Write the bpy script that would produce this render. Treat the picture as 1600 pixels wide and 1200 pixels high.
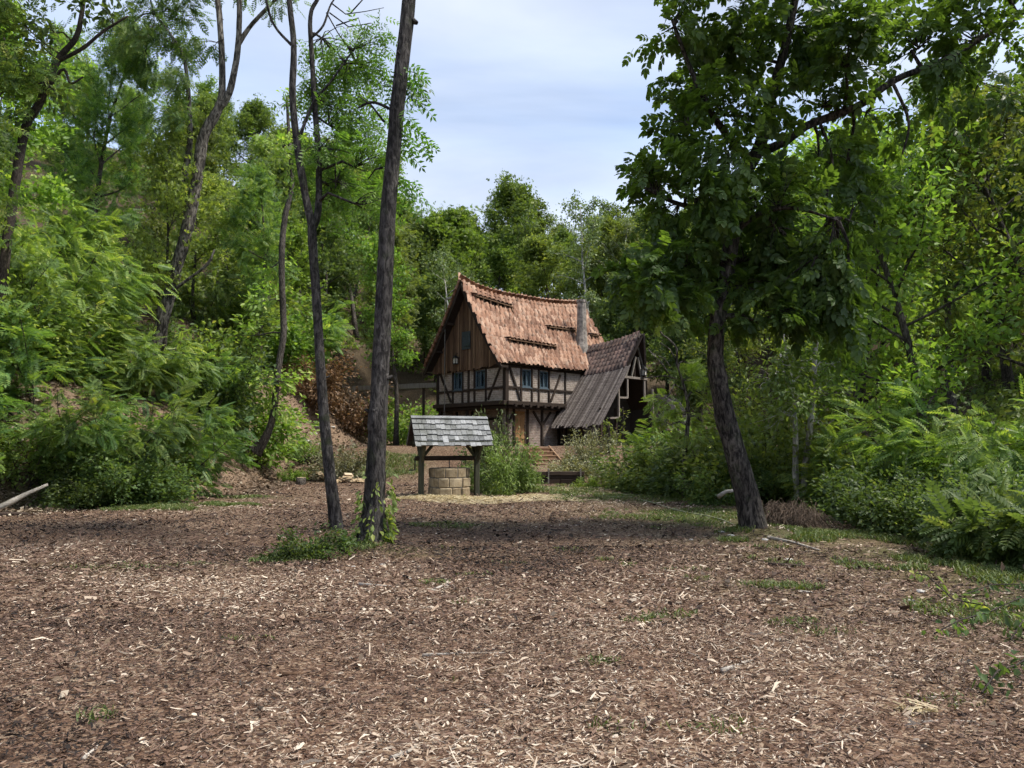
import bpy, math, random
import numpy as np
from mathutils import Vector, Matrix, Euler

for o in list(bpy.data.objects):
    bpy.data.objects.remove(o)
SC = bpy.context.scene
COL = SC.collection
R = math.radians

# ------------------------------------------------------------------ camera
FPX = 1109.0                       # focal length in pixels of the 1600 px wide photograph
PITCH = math.atan(91 / FPX)
EYE = np.array([0.0, 0.0, 1.6])
cam_data = bpy.data.cameras.new('camera')
cam_data.sensor_width = 36.0
cam_data.lens = 36.0 * FPX / 1600
cam_data.clip_start = 0.05
cam_data.clip_end = 2000
cam = bpy.data.objects.new('camera', cam_data)
COL.objects.link(cam)
cam.location = EYE
cam.rotation_euler = (math.pi / 2 + PITCH, 0, 0)
SC.camera = cam

# ------------------------------------------------------------------ sky, sun, exposure
SUN_AZ = R(100)        # clockwise from +Y (the way the camera looks) : the sun stands to the right
SUN_EL = R(57)
world = bpy.data.worlds.new('World')
SC.world = world
world.use_nodes = True
wn, wl = world.node_tree.nodes, world.node_tree.links
wn.clear()
w_out = wn.new('ShaderNodeOutputWorld')
w_bg = wn.new('ShaderNodeBackground')
w_bg.inputs['Strength'].default_value = 0.15
w_sky = wn.new('ShaderNodeTexSky')
w_sky.sky_type = 'NISHITA'
w_sky.sun_disc = False
w_sky.sun_elevation = SUN_EL
w_sky.sun_rotation = SUN_AZ
w_sky.dust_density = 1.2
w_sky.air_density = 1.0
w_tc = wn.new('ShaderNodeTexCoord')
w_sep = wn.new('ShaderNodeSeparateXYZ')
w_add = wn.new('ShaderNodeMath'); w_add.operation = 'ADD'; w_add.inputs[1].default_value = 0.22
w_mx = wn.new('ShaderNodeMath'); w_mx.operation = 'MAXIMUM'; w_mx.inputs[1].default_value = 0.05
w_dx = wn.new('ShaderNodeMath'); w_dx.operation = 'DIVIDE'
w_dy = wn.new('ShaderNodeMath'); w_dy.operation = 'DIVIDE'
w_cmb = wn.new('ShaderNodeCombineXYZ')
w_map = wn.new('ShaderNodeMapping'); w_map.inputs['Scale'].default_value = (0.62, 1.25, 1.0)
w_map.inputs['Location'].default_value = (2.3, 0.2, 0.0)
w_map.inputs['Rotation'].default_value = (0, 0, 0.5)
w_noi = wn.new('ShaderNodeTexNoise'); w_noi.inputs['Scale'].default_value = 1.15
w_noi.inputs['Detail'].default_value = 7; w_noi.inputs['Roughness'].default_value = 0.52
w_noi.inputs['Distortion'].default_value = 0.35
w_rmp = wn.new('ShaderNodeValToRGB')
w_rmp.color_ramp.elements[0].position = 0.36; w_rmp.color_ramp.elements[0].color = (0.62, 0.62, 0.62, 1)
w_rmp.color_ramp.elements[1].position = 0.68; w_rmp.color_ramp.elements[1].color = (0.95, 0.95, 0.95, 1)
w_mix = wn.new('ShaderNodeMix'); w_mix.data_type = 'RGBA'
w_mix.inputs[7].default_value = (2.25, 2.5, 3.0, 1)
wl.new(w_tc.outputs['Generated'], w_sep.inputs[0])
wl.new(w_sep.outputs[2], w_add.inputs[0]); wl.new(w_add.outputs[0], w_mx.inputs[0])
wl.new(w_sep.outputs[0], w_dx.inputs[0]); wl.new(w_mx.outputs[0], w_dx.inputs[1])
wl.new(w_sep.outputs[1], w_dy.inputs[0]); wl.new(w_mx.outputs[0], w_dy.inputs[1])
wl.new(w_dx.outputs[0], w_cmb.inputs[0]); wl.new(w_dy.outputs[0], w_cmb.inputs[1])
wl.new(w_cmb.outputs[0], w_map.inputs[0]); wl.new(w_map.outputs[0], w_noi.inputs['Vector'])
wl.new(w_noi.outputs['Fac'], w_rmp.inputs[0]); wl.new(w_rmp.outputs[0], w_mix.inputs[0])
w_n2 = wn.new('ShaderNodeTexNoise'); w_n2.inputs['Scale'].default_value = 1.3; w_n2.inputs['Detail'].default_value = 6; w_n2.inputs['Distortion'].default_value = 0.5
w_r2 = wn.new('ShaderNodeValToRGB')
w_r2.color_ramp.elements[0].position = 0.36; w_r2.color_ramp.elements[0].color = (1.0, 1.2, 1.6, 1)
w_r2.color_ramp.elements[1].position = 0.66; w_r2.color_ramp.elements[1].color = (2.0, 2.12, 2.36, 1)
wl.new(w_map.outputs[0], w_n2.inputs['Vector']); wl.new(w_n2.outputs['Fac'], w_r2.inputs[0]); wl.new(w_r2.outputs[0], w_mix.inputs[7])
wl.new(w_sky.outputs[0], w_mix.inputs[6]); wl.new(w_mix.outputs[2], w_bg.inputs[0])
wl.new(w_bg.outputs[0], w_out.inputs[0])

sun_data = bpy.data.lights.new('sun', 'SUN')
sun_data.energy = 2.0
sun_data.angle = R(10.0)
sun_data.color = (1.0, 0.94, 0.84)
sun = bpy.data.objects.new('sun', sun_data)
COL.objects.link(sun)
_sd = Vector((math.sin(SUN_AZ) * math.cos(SUN_EL), math.cos(SUN_AZ) * math.cos(SUN_EL), math.sin(SUN_EL)))
sun.rotation_euler = _sd.to_track_quat('Z', 'Y').to_euler()
sun.location = (30, 5, 40)

SC.view_settings.view_transform = 'Standard'
SC.view_settings.look = 'None'
SC.view_settings.gamma = 1.0
SC.view_settings.use_curve_mapping = False
SC.view_settings.exposure = 1.58
SC.render.engine = 'CYCLES'
SC.cycles.use_denoising = True
SC.cycles.use_adaptive_sampling = True
SC.cycles.adaptive_threshold = 0.045
SC.cycles.max_bounces = 8
SC.cycles.diffuse_bounces = 5
SC.cycles.glossy_bounces = 2
SC.cycles.transmission_bounces = 5
SC.cycles.transparent_max_bounces = 4
SC.cycles.caustics_reflective = False
SC.cycles.caustics_refractive = False

# ------------------------------------------------------------------ measuring helpers
_ct, _st = math.cos(PITCH), math.sin(PITCH)
def at(px, py, Y):
    """the point at depth Y (metres ahead) that the photograph shows at pixel px, py"""
    x = (px - 800) / FPX; y = (600 - py) / FPX
    d = np.array([x, _ct - y * _st, _st + y * _ct])
    return EYE + d * (Y / d[1])
def on_ground(px, py):
    x = (px - 800) / FPX; y = (600 - py) / FPX
    d = np.array([x, _ct - y * _st, _st + y * _ct])
    t = 2.0
    for _ in range(4000):
        p = EYE + d * t
        if p[2] <= float(H(p[0], p[1])): return p
        t += 0.05
    return p
def pix(p):
    v = np.asarray(p, float) - EYE
    f = v[1] * _ct + v[2] * _st; up = -v[1] * _st + v[2] * _ct
    return 800 + FPX * v[0] / f, 600 - FPX * up / f, f

# ------------------------------------------------------------------ object helpers
def tag(o, label=None, cat=None, group=None, kind=None):
    if label: o['label'] = label
    if cat: o['category'] = cat
    if group: o['group'] = group
    if kind: o['kind'] = kind
    return o
def empty(name, loc=(0, 0, 0), rz=0.0, scale=1.0):
    o = bpy.data.objects.new(name, None)
    COL.objects.link(o)
    o.location = loc; o.rotation_euler = (0, 0, rz)
    o.scale = (scale,) * 3 if np.isscalar(scale) else scale
    o.empty_display_size = 0.2
    return o
def link(name, mesh, parent=None, mat=None, matrix=None):
    o = bpy.data.objects.new(name, mesh)
    COL.objects.link(o)
    if parent is not None: o.parent = parent
    if matrix is not None: o.matrix_local = matrix
    if mat is not None and len(mesh.materials) == 0: mesh.materials.append(mat)
    return o
def mesh_np(name, V, Fq, mat=None, tone=None, flat=False):
    """V (n,3), Fq (m,k) uniform faces"""
    V = np.asarray(V, np.float32); Fq = np.asarray(Fq, np.int32)
    me = bpy.data.meshes.new(name)
    me.vertices.add(len(V)); me.vertices.foreach_set('co', V.ravel())
    m, k = Fq.shape
    me.loops.add(m * k); me.loops.foreach_set('vertex_index', Fq.ravel())
    me.polygons.add(m); me.polygons.foreach_set('loop_start', np.arange(0, m * k, k, dtype=np.int32))
    if tone is not None:
        a = me.attributes.new('tone', 'FLOAT', 'POINT')
        a.data.foreach_set('value', np.asarray(tone, np.float32))
    me.update(calc_edges=True)
    if flat: me.shade_flat()
    if mat: me.materials.append(mat)
    return me

class MB:
    """collects shapes, builds ONE mesh object"""
    def __init__(s): s.v = []; s.f = []
    def add(s, V, F):
        n = len(s.v); s.v += [tuple(map(float, p)) for p in V]; s.f += [tuple(i + n for i in f) for f in F]; return s
    def box(s, c, size, M=None):
        x, y, z = [k / 2 for k in size]
        V = [Vector((a * x, b * y, d * z)) for a in (-1, 1) for b in (-1, 1) for d in (-1, 1)]
        if M is not None: V = [M @ v for v in V]
        V = [v + Vector(c) for v in V]
        return s.add(V, [(0, 1, 3, 2), (4, 6, 7, 5), (0, 4, 5, 1), (2, 3, 7, 6), (0, 2, 6, 4), (1, 5, 7, 3)])
    def lohi(s, lo, hi):
        return s.box([(a + b) / 2 for a, b in zip(lo, hi)], [b - a for a, b in zip(lo, hi)])
    def beam(s, p, q, w, h, up=(0, 0, 1), taper=1.0):
        p, q = Vector(p), Vector(q); d = (q - p).normalized()
        u = Vector(up)
        if abs(d.dot(u)) > 0.95: u = Vector((1, 0, 0))
        sx = d.cross(u).normalized() * (w / 2); sz = sx.cross(d).normalized() * (h / 2)
        V = [p - sx - sz, p + sx - sz, p + sx + sz, p - sx + sz]
        t = taper
        V += [q - sx * t - sz * t, q + sx * t - sz * t, q + sx * t + sz * t, q - sx * t + sz * t]
        return s.add(V, [(0, 3, 2, 1), (4, 5, 6, 7), (0, 1, 5, 4), (1, 2, 6, 5), (2, 3, 7, 6), (3, 0, 4, 7)])
    def tube(s, pts, rad, sides=8, cap=True, wob=0.0, rng=None):
        pts = [Vector(p) for p in pts]; n = len(pts)
        if np.isscalar(rad): rad = [rad] * n
        V = []; prev = None
        for i in range(n):
            d = (pts[min(i + 1, n - 1)] - pts[max(i - 1, 0)])
            if d.length < 1e-6: d = Vector((0, 0, 1))
            d.normalize()
            if prev is None:
                a = Vector((0, 1, 0)) if abs(d.y) < 0.8 else Vector((1, 0, 0))
                x = d.cross(a).normalized()
            else:
                x = (prev - d * prev.dot(d)).normalized()
            prev = x; y = d.cross(x)
            for k in range(sides):
                th = 2 * math.pi * k / sides
                rr = rad[i] * (1 + (wob * rng.uniform(-1, 1) if rng else 0))
                V.append(pts[i] + x * (math.cos(th) * rr) + y * (math.sin(th) * rr))
        F = []
        for i in range(n - 1):
            for k in range(sides):
                k2 = (k + 1) % sides
                F.append((i * sides + k, i * sides + k2, (i + 1) * sides + k2, (i + 1) * sides + k))
        if cap:
            F.append(tuple(range(sides))[::-1]); F.append(tuple((n - 1) * sides + k for k in range(sides)))
        return s.add(V, F)
    def mesh(s, name, mat=None, smooth=False):
        me = bpy.data.meshes.new(name)
        me.from_pydata(s.v, [], s.f, shade_flat=not smooth)
        me.update()
        if mat: me.materials.append(mat)
        return me
    def build(s, name, mat, parent=None, smooth=False, bevel=0.0):
        o = link(name, s.mesh(name, mat, smooth), parent)
        if bevel:
            m = o.modifiers.new('bevel', 'BEVEL'); m.width = bevel; m.segments = 1; m.limit_method = 'ANGLE'
        return o

# ------------------------------------------------------------------ materials
def ramp_node(nt, stops):
    n = nt.nodes.new('ShaderNodeValToRGB'); cr = n.color_ramp
    while len(cr.elements) < len(stops): cr.elements.new(0.5)
    for e, (p, c) in zip(cr.elements, stops):
        e.position = p; e.color = (*c, 1)
    return n
def new_mat(name):
    m = bpy.data.materials.new(name); m.use_nodes = True
    nt = m.node_tree; b = nt.nodes['Principled BSDF']
    return m, nt, b
def island_random(nt):
    """a random number that differs per object and per loose piece"""
    oi = nt.nodes.new('ShaderNodeObjectInfo'); ge = nt.nodes.new('ShaderNodeNewGeometry')
    ad = nt.nodes.new('ShaderNodeMath'); ad.operation = 'ADD'
    fr = nt.nodes.new('ShaderNodeMath'); fr.operation = 'FRACT'
    nt.links.new(oi.outputs['Random'], ad.inputs[0]); nt.links.new(ge.outputs['Random Per Island'], ad.inputs[1])
    nt.links.new(ad.outputs[0], fr.inputs[0])
    return fr.outputs[0]
def mixc(nt, fac, a, b, blend='MIX'):
    n = nt.nodes.new('ShaderNodeMix'); n.data_type = 'RGBA'; n.blend_type = blend
    for i, v in ((0, fac), (6, a), (7, b)):
        if hasattr(v, 'is_output') or isinstance(v, bpy.types.NodeSocket): nt.links.new(v, n.inputs[i])
        elif isinstance(v, (int, float)): n.inputs[i].default_value = v
        else: n.inputs[i].default_value = (*v, 1)
    return n.outputs[2]
def noise_node(nt, vec, scale, detail=4, rough=0.55, dist=0.0):
    n = nt.nodes.new('ShaderNodeTexNoise')
    n.inputs['Scale'].default_value = scale; n.inputs['Detail'].default_value = detail
    n.inputs['Roughness'].default_value = rough; n.inputs['Distortion'].default_value = dist
    if vec is not None: nt.links.new(vec, n.inputs['Vector'])
    return n.outputs['Fac']
def mapped(nt, scale, coord='Object', rot=(0, 0, 0)):
    tc = nt.nodes.new('ShaderNodeTexCoord'); mp = nt.nodes.new('ShaderNodeMapping')
    mp.inputs['Scale'].default_value = scale; mp.inputs['Rotation'].default_value = rot
    nt.links.new(tc.outputs[coord], mp.inputs[0])
    return mp.outputs[0]
def bump(nt, bsdf, h, strength=0.5, dist=0.02):
    n = nt.nodes.new('ShaderNodeBump'); n.inputs['Strength'].default_value = strength
    n.inputs['Distance'].default_value = dist
    nt.links.new(h, n.inputs['Height']); nt.links.new(n.outputs[0], bsdf.inputs['Normal'])

def leaf_mat(name, stops, transl=0.5, tcol=(1.3, 1.3, 0.5), rough=0.5, var=0.3, hue=0.014, gain=(2.75, 2.15, 1.8), sat=0.9):
    stops = [(p, tuple(a * b for a, b in zip(c, gain))) for p, c in stops]
    m, nt, b = new_mat(name)
    at_ = nt.nodes.new('ShaderNodeAttribute'); at_.attribute_name = 'tone'
    rp = ramp_node(nt, stops); nt.links.new(at_.outputs['Fac'], rp.inputs[0])
    oi = nt.nodes.new('ShaderNodeObjectInfo')
    hs = nt.nodes.new('ShaderNodeHueSaturation'); hs.inputs['Saturation'].default_value = sat
    mr = nt.nodes.new('ShaderNodeMapRange'); mr.inputs[3].default_value = 1 - var; mr.inputs[4].default_value = 1 + var
    nt.links.new(oi.outputs['Random'], mr.inputs[0]); nt.links.new(mr.outputs[0], hs.inputs['Value'])
    ml = nt.nodes.new('ShaderNodeMath'); ml.operation = 'MULTIPLY'; ml.inputs[1].default_value = 7.31
    fr = nt.nodes.new('ShaderNodeMath'); fr.operation = 'FRACT'
    mh = nt.nodes.new('ShaderNodeMapRange'); mh.inputs[3].default_value = 0.5 - hue; mh.inputs[4].default_value = 0.5 + hue
    nt.links.new(oi.outputs['Random'], ml.inputs[0]); nt.links.new(ml.outputs[0], fr.inputs[0]); nt.links.new(fr.outputs[0], mh.inputs[0])
    nt.links.new(mh.outputs[0], hs.inputs['Hue']); nt.links.new(rp.outputs[0], hs.inputs['Color'])
    nt.links.new(hs.outputs[0], b.inputs['Base Color'])
    b.inputs['Roughness'].default_value = rough
    b.inputs['Specular IOR Level'].default_value = 0.35
    tr = nt.nodes.new('ShaderNodeBsdfTranslucent')
    tc = mixc(nt, 1.0, hs.outputs[0], tcol, 'MULTIPLY'); nt.links.new(tc, tr.inputs[0])
    ms = nt.nodes.new('ShaderNodeMixShader'); ms.inputs[0].default_value = transl
    nt.links.new(b.outputs[0], ms.inputs[1]); nt.links.new(tr.outputs[0], ms.inputs[2])
    nt.links.new(ms.outputs[0], nt.nodes['Material Output'].inputs[0])
    return m
def bark_mat(name, dark, light, scale=1.0, furrow=0.9, moss=0.0):
    m, nt, b = new_mat(name)
    v = mapped(nt, (9 * scale, 9 * scale, 2.8 * scale))
    n1 = noise_node(nt, v, 3.0, 6, 0.65, 0.6)
    v2 = mapped(nt, (1, 1, 0.5)); n2 = noise_node(nt, v2, 2.2, 3)
    rp = ramp_node(nt, [(0.42, dark), (0.52, tuple((a + c) / 2 for a, c in zip(dark, light))), (0.61, light)])
    nt.links.new(n1, rp.inputs[0])
    c = mixc(nt, 0.35, rp.outputs[0], (0, 0, 0), 'MIX')
    rp2 = ramp_node(nt, [(0.32, (0.5, 0.5, 0.5)), (0.7, (1.45, 1.45, 1.42))]); nt.links.new(n2, rp2.inputs[0])
    c = mixc(nt, 1.0, rp.outputs[0], rp2.outputs[0], 'MULTIPLY')
    if moss:
        n3 = noise_node(nt, mapped(nt, (1, 1, 1)), 4.0, 4)
        r3 = ramp_node(nt, [(0.55, (0, 0, 0)), (0.72, (moss, moss, moss))]); nt.links.new(n3, r3.inputs[0])
        c = mixc(nt, r3.outputs[0], c, (0.045, 0.06, 0.025))
    nt.links.new(c, b.inputs['Base Color']); b.inputs['Roughness'].default_value = 0.92
    b.inputs['Specular IOR Level'].default_value = 0.2
    bump(nt, b, n1, furrow, 0.06)
    return m
def wood_mat(name, cols, axis='Z', rough=0.85, grain=1.0, var=0.5, weather=None):
    m, nt, b = new_mat(name)
    sc = {'X': (1.2, 22, 22), 'Y': (22, 1.2, 22), 'Z': (22, 22, 1.2)}[axis]
    n1 = noise_node(nt, mapped(nt, tuple(k * grain for k in sc)), 1.6, 6, 0.6, 0.3)
    rnd = island_random(nt)
    mx = nt.nodes.new('ShaderNodeMath'); mx.operation = 'MULTIPLY_ADD'
    nt.links.new(rnd, mx.inputs[0]); mx.inputs[1].default_value = var
    sb = nt.nodes.new('ShaderNodeMath'); sb.operation = 'ADD'; sb.inputs[1].default_value = -var / 2
    nt.links.new(n1, sb.inputs[0]); nt.links.new(sb.outputs[0], mx.inputs[2])
    k = len(cols)
    rp = ramp_node(nt, [(0.22 + 0.56 * i / (k - 1), c) for i, c in enumerate(cols)])
    nt.links.new(mx.outputs[0], rp.inputs[0])
    c = rp.outputs[0]
    if weather:
        n2 = noise_node(nt, mapped(nt, (1, 1, 1)), 1.7, 5)
        r2 = ramp_node(nt, [(0.45, (0, 0, 0)), (0.7, (0.7, 0.7, 0.7))]); nt.links.new(n2, r2.inputs[0])
        c = mixc(nt, r2.outputs[0], c, weather)
    nt.links.new(c, b.inputs['Base Color']); b.inputs['Roughness'].default_value = rough
    b.inputs['Specular IOR Level'].default_value = 0.25
    bump(nt, b, n1, 0.45, 0.01)
    return m
def plain_mat(name, col, rough=0.7, metal=0.0, var=0.25, scale=8.0):
    m, nt, b = new_mat(name)
    n = noise_node(nt, mapped(nt, (1, 1, 1)), scale, 5)
    rp = ramp_node(nt, [(0.3, tuple(k * (1 - var) for k in col)), (0.7, tuple(min(1, k * (1 + var)) for k in col))])
    nt.links.new(n, rp.inputs[0]); nt.links.new(rp.outputs[0], b.inputs['Base Color'])
    b.inputs['Roughness'].default_value = rough; b.inputs['Metallic'].default_value = metal
    bump(nt, b, n, 0.2, 0.01)
    return m
def tile_mat(name, stops, lichen, amount=0.5, rough=0.85):
    m, nt, b = new_mat(name)
    rnd = island_random(nt)
    n1 = noise_node(nt, mapped(nt, (1, 1, 1)), 26, 5, 0.6)
    n2 = noise_node(nt, mapped(nt, (1, 1, 1)), 0.9, 4, 0.6)
    ge = nt.nodes.new('ShaderNodeNewGeometry')
    n3 = noise_node(nt, ge.outputs['Position'], 0.8, 4, 0.6)
    a = nt.nodes.new('ShaderNodeMath'); a.operation = 'MULTIPLY_ADD'; a.inputs[1].default_value = 0.45
    nt.links.new(rnd, a.inputs[0])
    a2 = nt.nodes.new('ShaderNodeMath'); a2.operation = 'MULTIPLY_ADD'; a2.inputs[1].default_value = 0.3
    nt.links.new(n1, a2.inputs[0])
    a3 = nt.nodes.new('ShaderNodeMath'); a3.operation = 'MULTIPLY'; a3.inputs[1].default_value = 0.32
    nt.links.new(n3, a3.inputs[0]); nt.links.new(a3.outputs[0], a2.inputs[2]); nt.links.new(a2.outputs[0], a.inputs[2])
    rp = ramp_node(nt, stops); nt.links.new(a.outputs[0], rp.inputs[0])
    n4 = noise_node(nt, ge.outputs['Position'], 3.1, 6, 0.7)
    r4 = ramp_node(nt, [(0.5, (0, 0, 0)), (0.68, (amount,) * 3)]); nt.links.new(n4, r4.inputs[0])
    n5 = noise_node(nt, ge.outputs['Position'], 1.5, 6, 0.7)
    r5 = ramp_node(nt, [(0.52, (0, 0, 0)), (0.7, (0.75,) * 3)]); nt.links.new(n5, r5.inputs[0])
    c = mixc(nt, r4.outputs[0], rp.outputs[0], lichen)
    c = mixc(nt, r5.outputs[0], c, tuple(k * .42 for k in stops[1][1]))
    nt.links.new(c, b.inputs['Base Color']); b.inputs['Roughness'].default_value = rough
    b.inputs['Specular IOR Level'].default_value = 0.25
    bump(nt, b, n1, 0.3, 0.01)
    return m
def brick_mat(name, c1, c2, mortar, scale=1.0, bump_s=0.6):
    m, nt, b = new_mat(name)
    tc = nt.nodes.new('ShaderNodeTexCoord'); sp = nt.nodes.new('ShaderNodeSeparateXYZ')
    nt.links.new(tc.outputs['Object'], sp.inputs[0])
    ad = nt.nodes.new('ShaderNodeMath'); ad.operation = 'ADD'
    nt.links.new(sp.outputs[0], ad.inputs[0]); nt.links.new(sp.outputs[1], ad.inputs[1])
    cb = nt.nodes.new('ShaderNodeCombineXYZ'); nt.links.new(ad.outputs[0], cb.inputs[0]); nt.links.new(sp.outputs[2], cb.inputs[1])
    wob = nt.nodes.new('ShaderNodeTexNoise'); wob.inputs['Scale'].default_value = 3.0
    nt.links.new(cb.outputs[0], wob.inputs['Vector'])
    wv = nt.nodes.new('ShaderNodeVectorMath'); wv.operation = 'SCALE'; wv.inputs['Scale'].default_value = 0.05
    nt.links.new(wob.outputs['Color'], wv.inputs[0])
    av = nt.nodes.new('ShaderNodeVectorMath'); av.operation = 'ADD'
    nt.links.new(cb.outputs[0], av.inputs[0]); nt.links.new(wv.outputs[0], av.inputs[1])
    br = nt.nodes.new('ShaderNodeTexBrick')
    br.inputs['Scale'].default_value = 1.0
    br.inputs['Brick Width'].default_value = 0.24 * scale; br.inputs['Row Height'].default_value = 0.085 * scale
    br.inputs['Mortar Size'].default_value = 0.012; br.inputs['Mortar Smooth'].default_value = 0.3
    br.inputs['Color1'].default_value = (*c1, 1); br.inputs['Color2'].default_value = (*c2, 1); br.inputs['Mortar'].default_value = (*mortar, 1)
    nt.links.new(av.outputs[0], br.inputs['Vector'])
    n = noise_node(nt, cb.outputs[0], 5.0, 6, 0.65)
    rp = ramp_node(nt, [(0.3, (0.6, 0.58, 0.55)), (0.7, (1.25, 1.25, 1.25))]); nt.links.new(n, rp.inputs[0])
    c = mixc(nt, 1.0, br.outputs['Color'], rp.outputs[0], 'MULTIPLY')
    nt.links.new(c, b.inputs['Base Color']); b.inputs['Roughness'].default_value = 0.93
    iv = nt.nodes.new('ShaderNodeMath'); iv.operation = 'SUBTRACT'; iv.inputs[0].default_value = 1.0
    nt.links.new(br.outputs['Fac'], iv.inputs[1])
    bump(nt, b, iv.outputs[0], bump_s, 0.02)
    return m

M = {}
M['timber'] = wood_mat('dark_timber', [(0.012, 0.008, 0.006), (0.028, 0.019, 0.014), (0.055, 0.038, 0.028)], 'Z', var=0.25)
M['plank'] = wood_mat('gable_plank_wood', [(0.045, 0.026, 0.016), (0.115, 0.066, 0.038), (0.22, 0.14, 0.085)], 'Z', var=0.45, grain=0.7)
M['strip'] = wood_mat('weathered_strip_wood', [(0.05, 0.04, 0.035), (0.12, 0.098, 0.086), (0.25, 0.215, 0.19)], 'Y', var=0.4, grain=0.6)
M['greywood'] = wood_mat('grey_wood', [(0.10, 0.09, 0.075), (0.22, 0.20, 0.175), (0.38, 0.36, 0.33)], 'Z', var=0.35)
M['paleframe'] = wood_mat('pale_frame_wood', [(0.13, 0.11, 0.095), (0.24, 0.21, 0.185), (0.36, 0.33, 0.29)], 'Z', var=0.3)
M['shingle'] = wood_mat('silver_shingle_wood', [(0.10, 0.105, 0.11), (0.23, 0.235, 0.24), (0.38, 0.39, 0.40)], 'Y', var=0.45, grain=0.9, weather=(0.075, 0.08, 0.06))
M['mosswood'] = wood_mat('mossy_post_wood', [(0.025, 0.028, 0.018), (0.055, 0.058, 0.038), (0.11, 0.105, 0.07)], 'Z', var=0.3)
M['stepwood'] = wood_mat('new_step_wood', [(0.17, 0.10, 0.06), (0.27, 0.165, 0.10), (0.36, 0.235, 0.15)], 'X', var=0.3)
M['door'] = wood_mat('brown_door_wood', [(0.12, 0.06, 0.025), (0.26, 0.145, 0.065), (0.40, 0.25, 0.12)], 'Z', var=0.35)
M['cutwood'] = wood_mat('split_firewood', [(0.26, 0.18, 0.10), (0.42, 0.32, 0.2), (0.58, 0.48, 0.34)], 'X', var=0.5)
M['deadwood'] = wood_mat('bleached_dead_wood', [(0.25, 0.22, 0.18), (0.42, 0.38, 0.33), (0.58, 0.54, 0.48)], 'X', var=0.3)
M['sleeper'] = wood_mat('dark_sleeper_wood', [(0.022, 0.016, 0.013), (0.05, 0.034, 0.027), (0.09, 0.065, 0.05)], 'X', var=0.35)
M['tile'] = tile_mat('orange_clay_tile', [(0.2, (0.10, 0.052, 0.034)), (0.42, (0.20, 0.104, 0.066)), (0.6, (0.29, 0.16, 0.102)), (0.85, (0.42, 0.285, 0.205))], (0.28, 0.22, 0.17), 0.75)
M['darktile'] = tile_mat('dark_red_tile', [(0.2, (0.03, 0.021, 0.018)), (0.45, (0.062, 0.041, 0.034)), (0.7, (0.10, 0.064, 0.053)), (0.9, (0.16, 0.105, 0.088))], (0.13, 0.105, 0.095), 0.6)
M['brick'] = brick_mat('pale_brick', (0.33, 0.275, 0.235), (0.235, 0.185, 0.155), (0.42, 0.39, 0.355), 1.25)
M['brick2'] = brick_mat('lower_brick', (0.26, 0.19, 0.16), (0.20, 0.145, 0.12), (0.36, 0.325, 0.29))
M['chimney'] = plain_mat('grey_chimney_stone', (0.225, 0.20, 0.175), 0.92, var=0.6, scale=5)
M['blue'] = plain_mat('faded_blue_paint', (0.055, 0.085, 0.11), 0.6, var=0.3, scale=12)
M['shutter'] = plain_mat('dark_blue_grey_board', (0.03, 0.04, 0.045), 0.6, var=0.3)
M['curtain'] = plain_mat('white_lace_curtain', (0.55, 0.58, 0.62), 0.9, var=0.15, scale=20)
M['iron'] = plain_mat('black_iron', (0.015, 0.015, 0.015), 0.55, 0.4)
M['lampglass'] = plain_mat('milky_lamp_glass', (0.55, 0.53, 0.47), 0.25, var=0.1)
M['rope'] = plain_mat('old_rope', (0.13, 0.12, 0.105), 0.95)
M['mortar'] = plain_mat('grey_mortar', (0.13, 0.115, 0.095), 0.95, var=.4)
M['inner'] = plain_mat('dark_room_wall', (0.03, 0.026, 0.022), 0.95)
M['tarp'] = plain_mat('teal_net', (0.03, 0.17, 0.15), 0.7, var=0.4, scale=20)
M['hose'] = plain_mat('pale_yellow_hose', (0.22, 0.23, 0.13), 0.6, var=0.3)
M['stone'] = plain_mat('pale_field_stone', (0.42, 0.40, 0.37), 0.9, var=0.4, scale=14)
M['wellstone'] = None
def well_stone():
    m, nt, b = new_mat('tan_well_stone')
    rnd = island_random(nt)
    n1 = noise_node(nt, mapped(nt, (1, 1, 1)), 6, 6, 0.65); n2 = noise_node(nt, mapped(nt, (1, 1, 1)), 40, 4)
    a = nt.nodes.new('ShaderNodeMath'); a.operation = 'MULTIPLY_ADD'; a.inputs[1].default_value = 0.3
    nt.links.new(rnd, a.inputs[0]); nt.links.new(n1, a.inputs[2])
    rp = ramp_node(nt, [(0.36, (0.07, 0.06, 0.04)), (0.58, (0.23, 0.175, 0.105)), (0.88, (0.42, 0.345, 0.23))]); nt.links.new(a.outputs[0], rp.inputs[0])
    nt.links.new(rp.outputs[0], b.inputs['Base Color']); b.inputs['Roughness'].default_value = 0.95
    bump(nt, b, n2, 0.5, 0.015)
    return m
M['wellstone'] = well_stone()
def glass_mat():
    m, nt, b = new_mat('window_glass')
    b.inputs['Base Color'].default_value = (0.02, 0.03, 0.035, 1); b.inputs['Roughness'].default_value = 0.08
    b.inputs['Specular IOR Level'].default_value = 0.6
    n = noise_node(nt, mapped(nt, (1, 1, 1)), 3.0, 2); bump(nt, b, n, 0.15, 0.02)
    tr = nt.nodes.new('ShaderNodeBsdfTransparent'); tr.inputs[0].default_value = (.75, .82, .85, 1)
    ms = nt.nodes.new('ShaderNodeMixShader'); ms.inputs[0].default_value = 0.3
    nt.links.new(tr.outputs[0], ms.inputs[1]); nt.links.new(b.outputs[0], ms.inputs[2]); nt.links.new(ms.outputs[0], nt.nodes['Material Output'].inputs[0])
    return m
M['glass'] = glass_mat()
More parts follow.
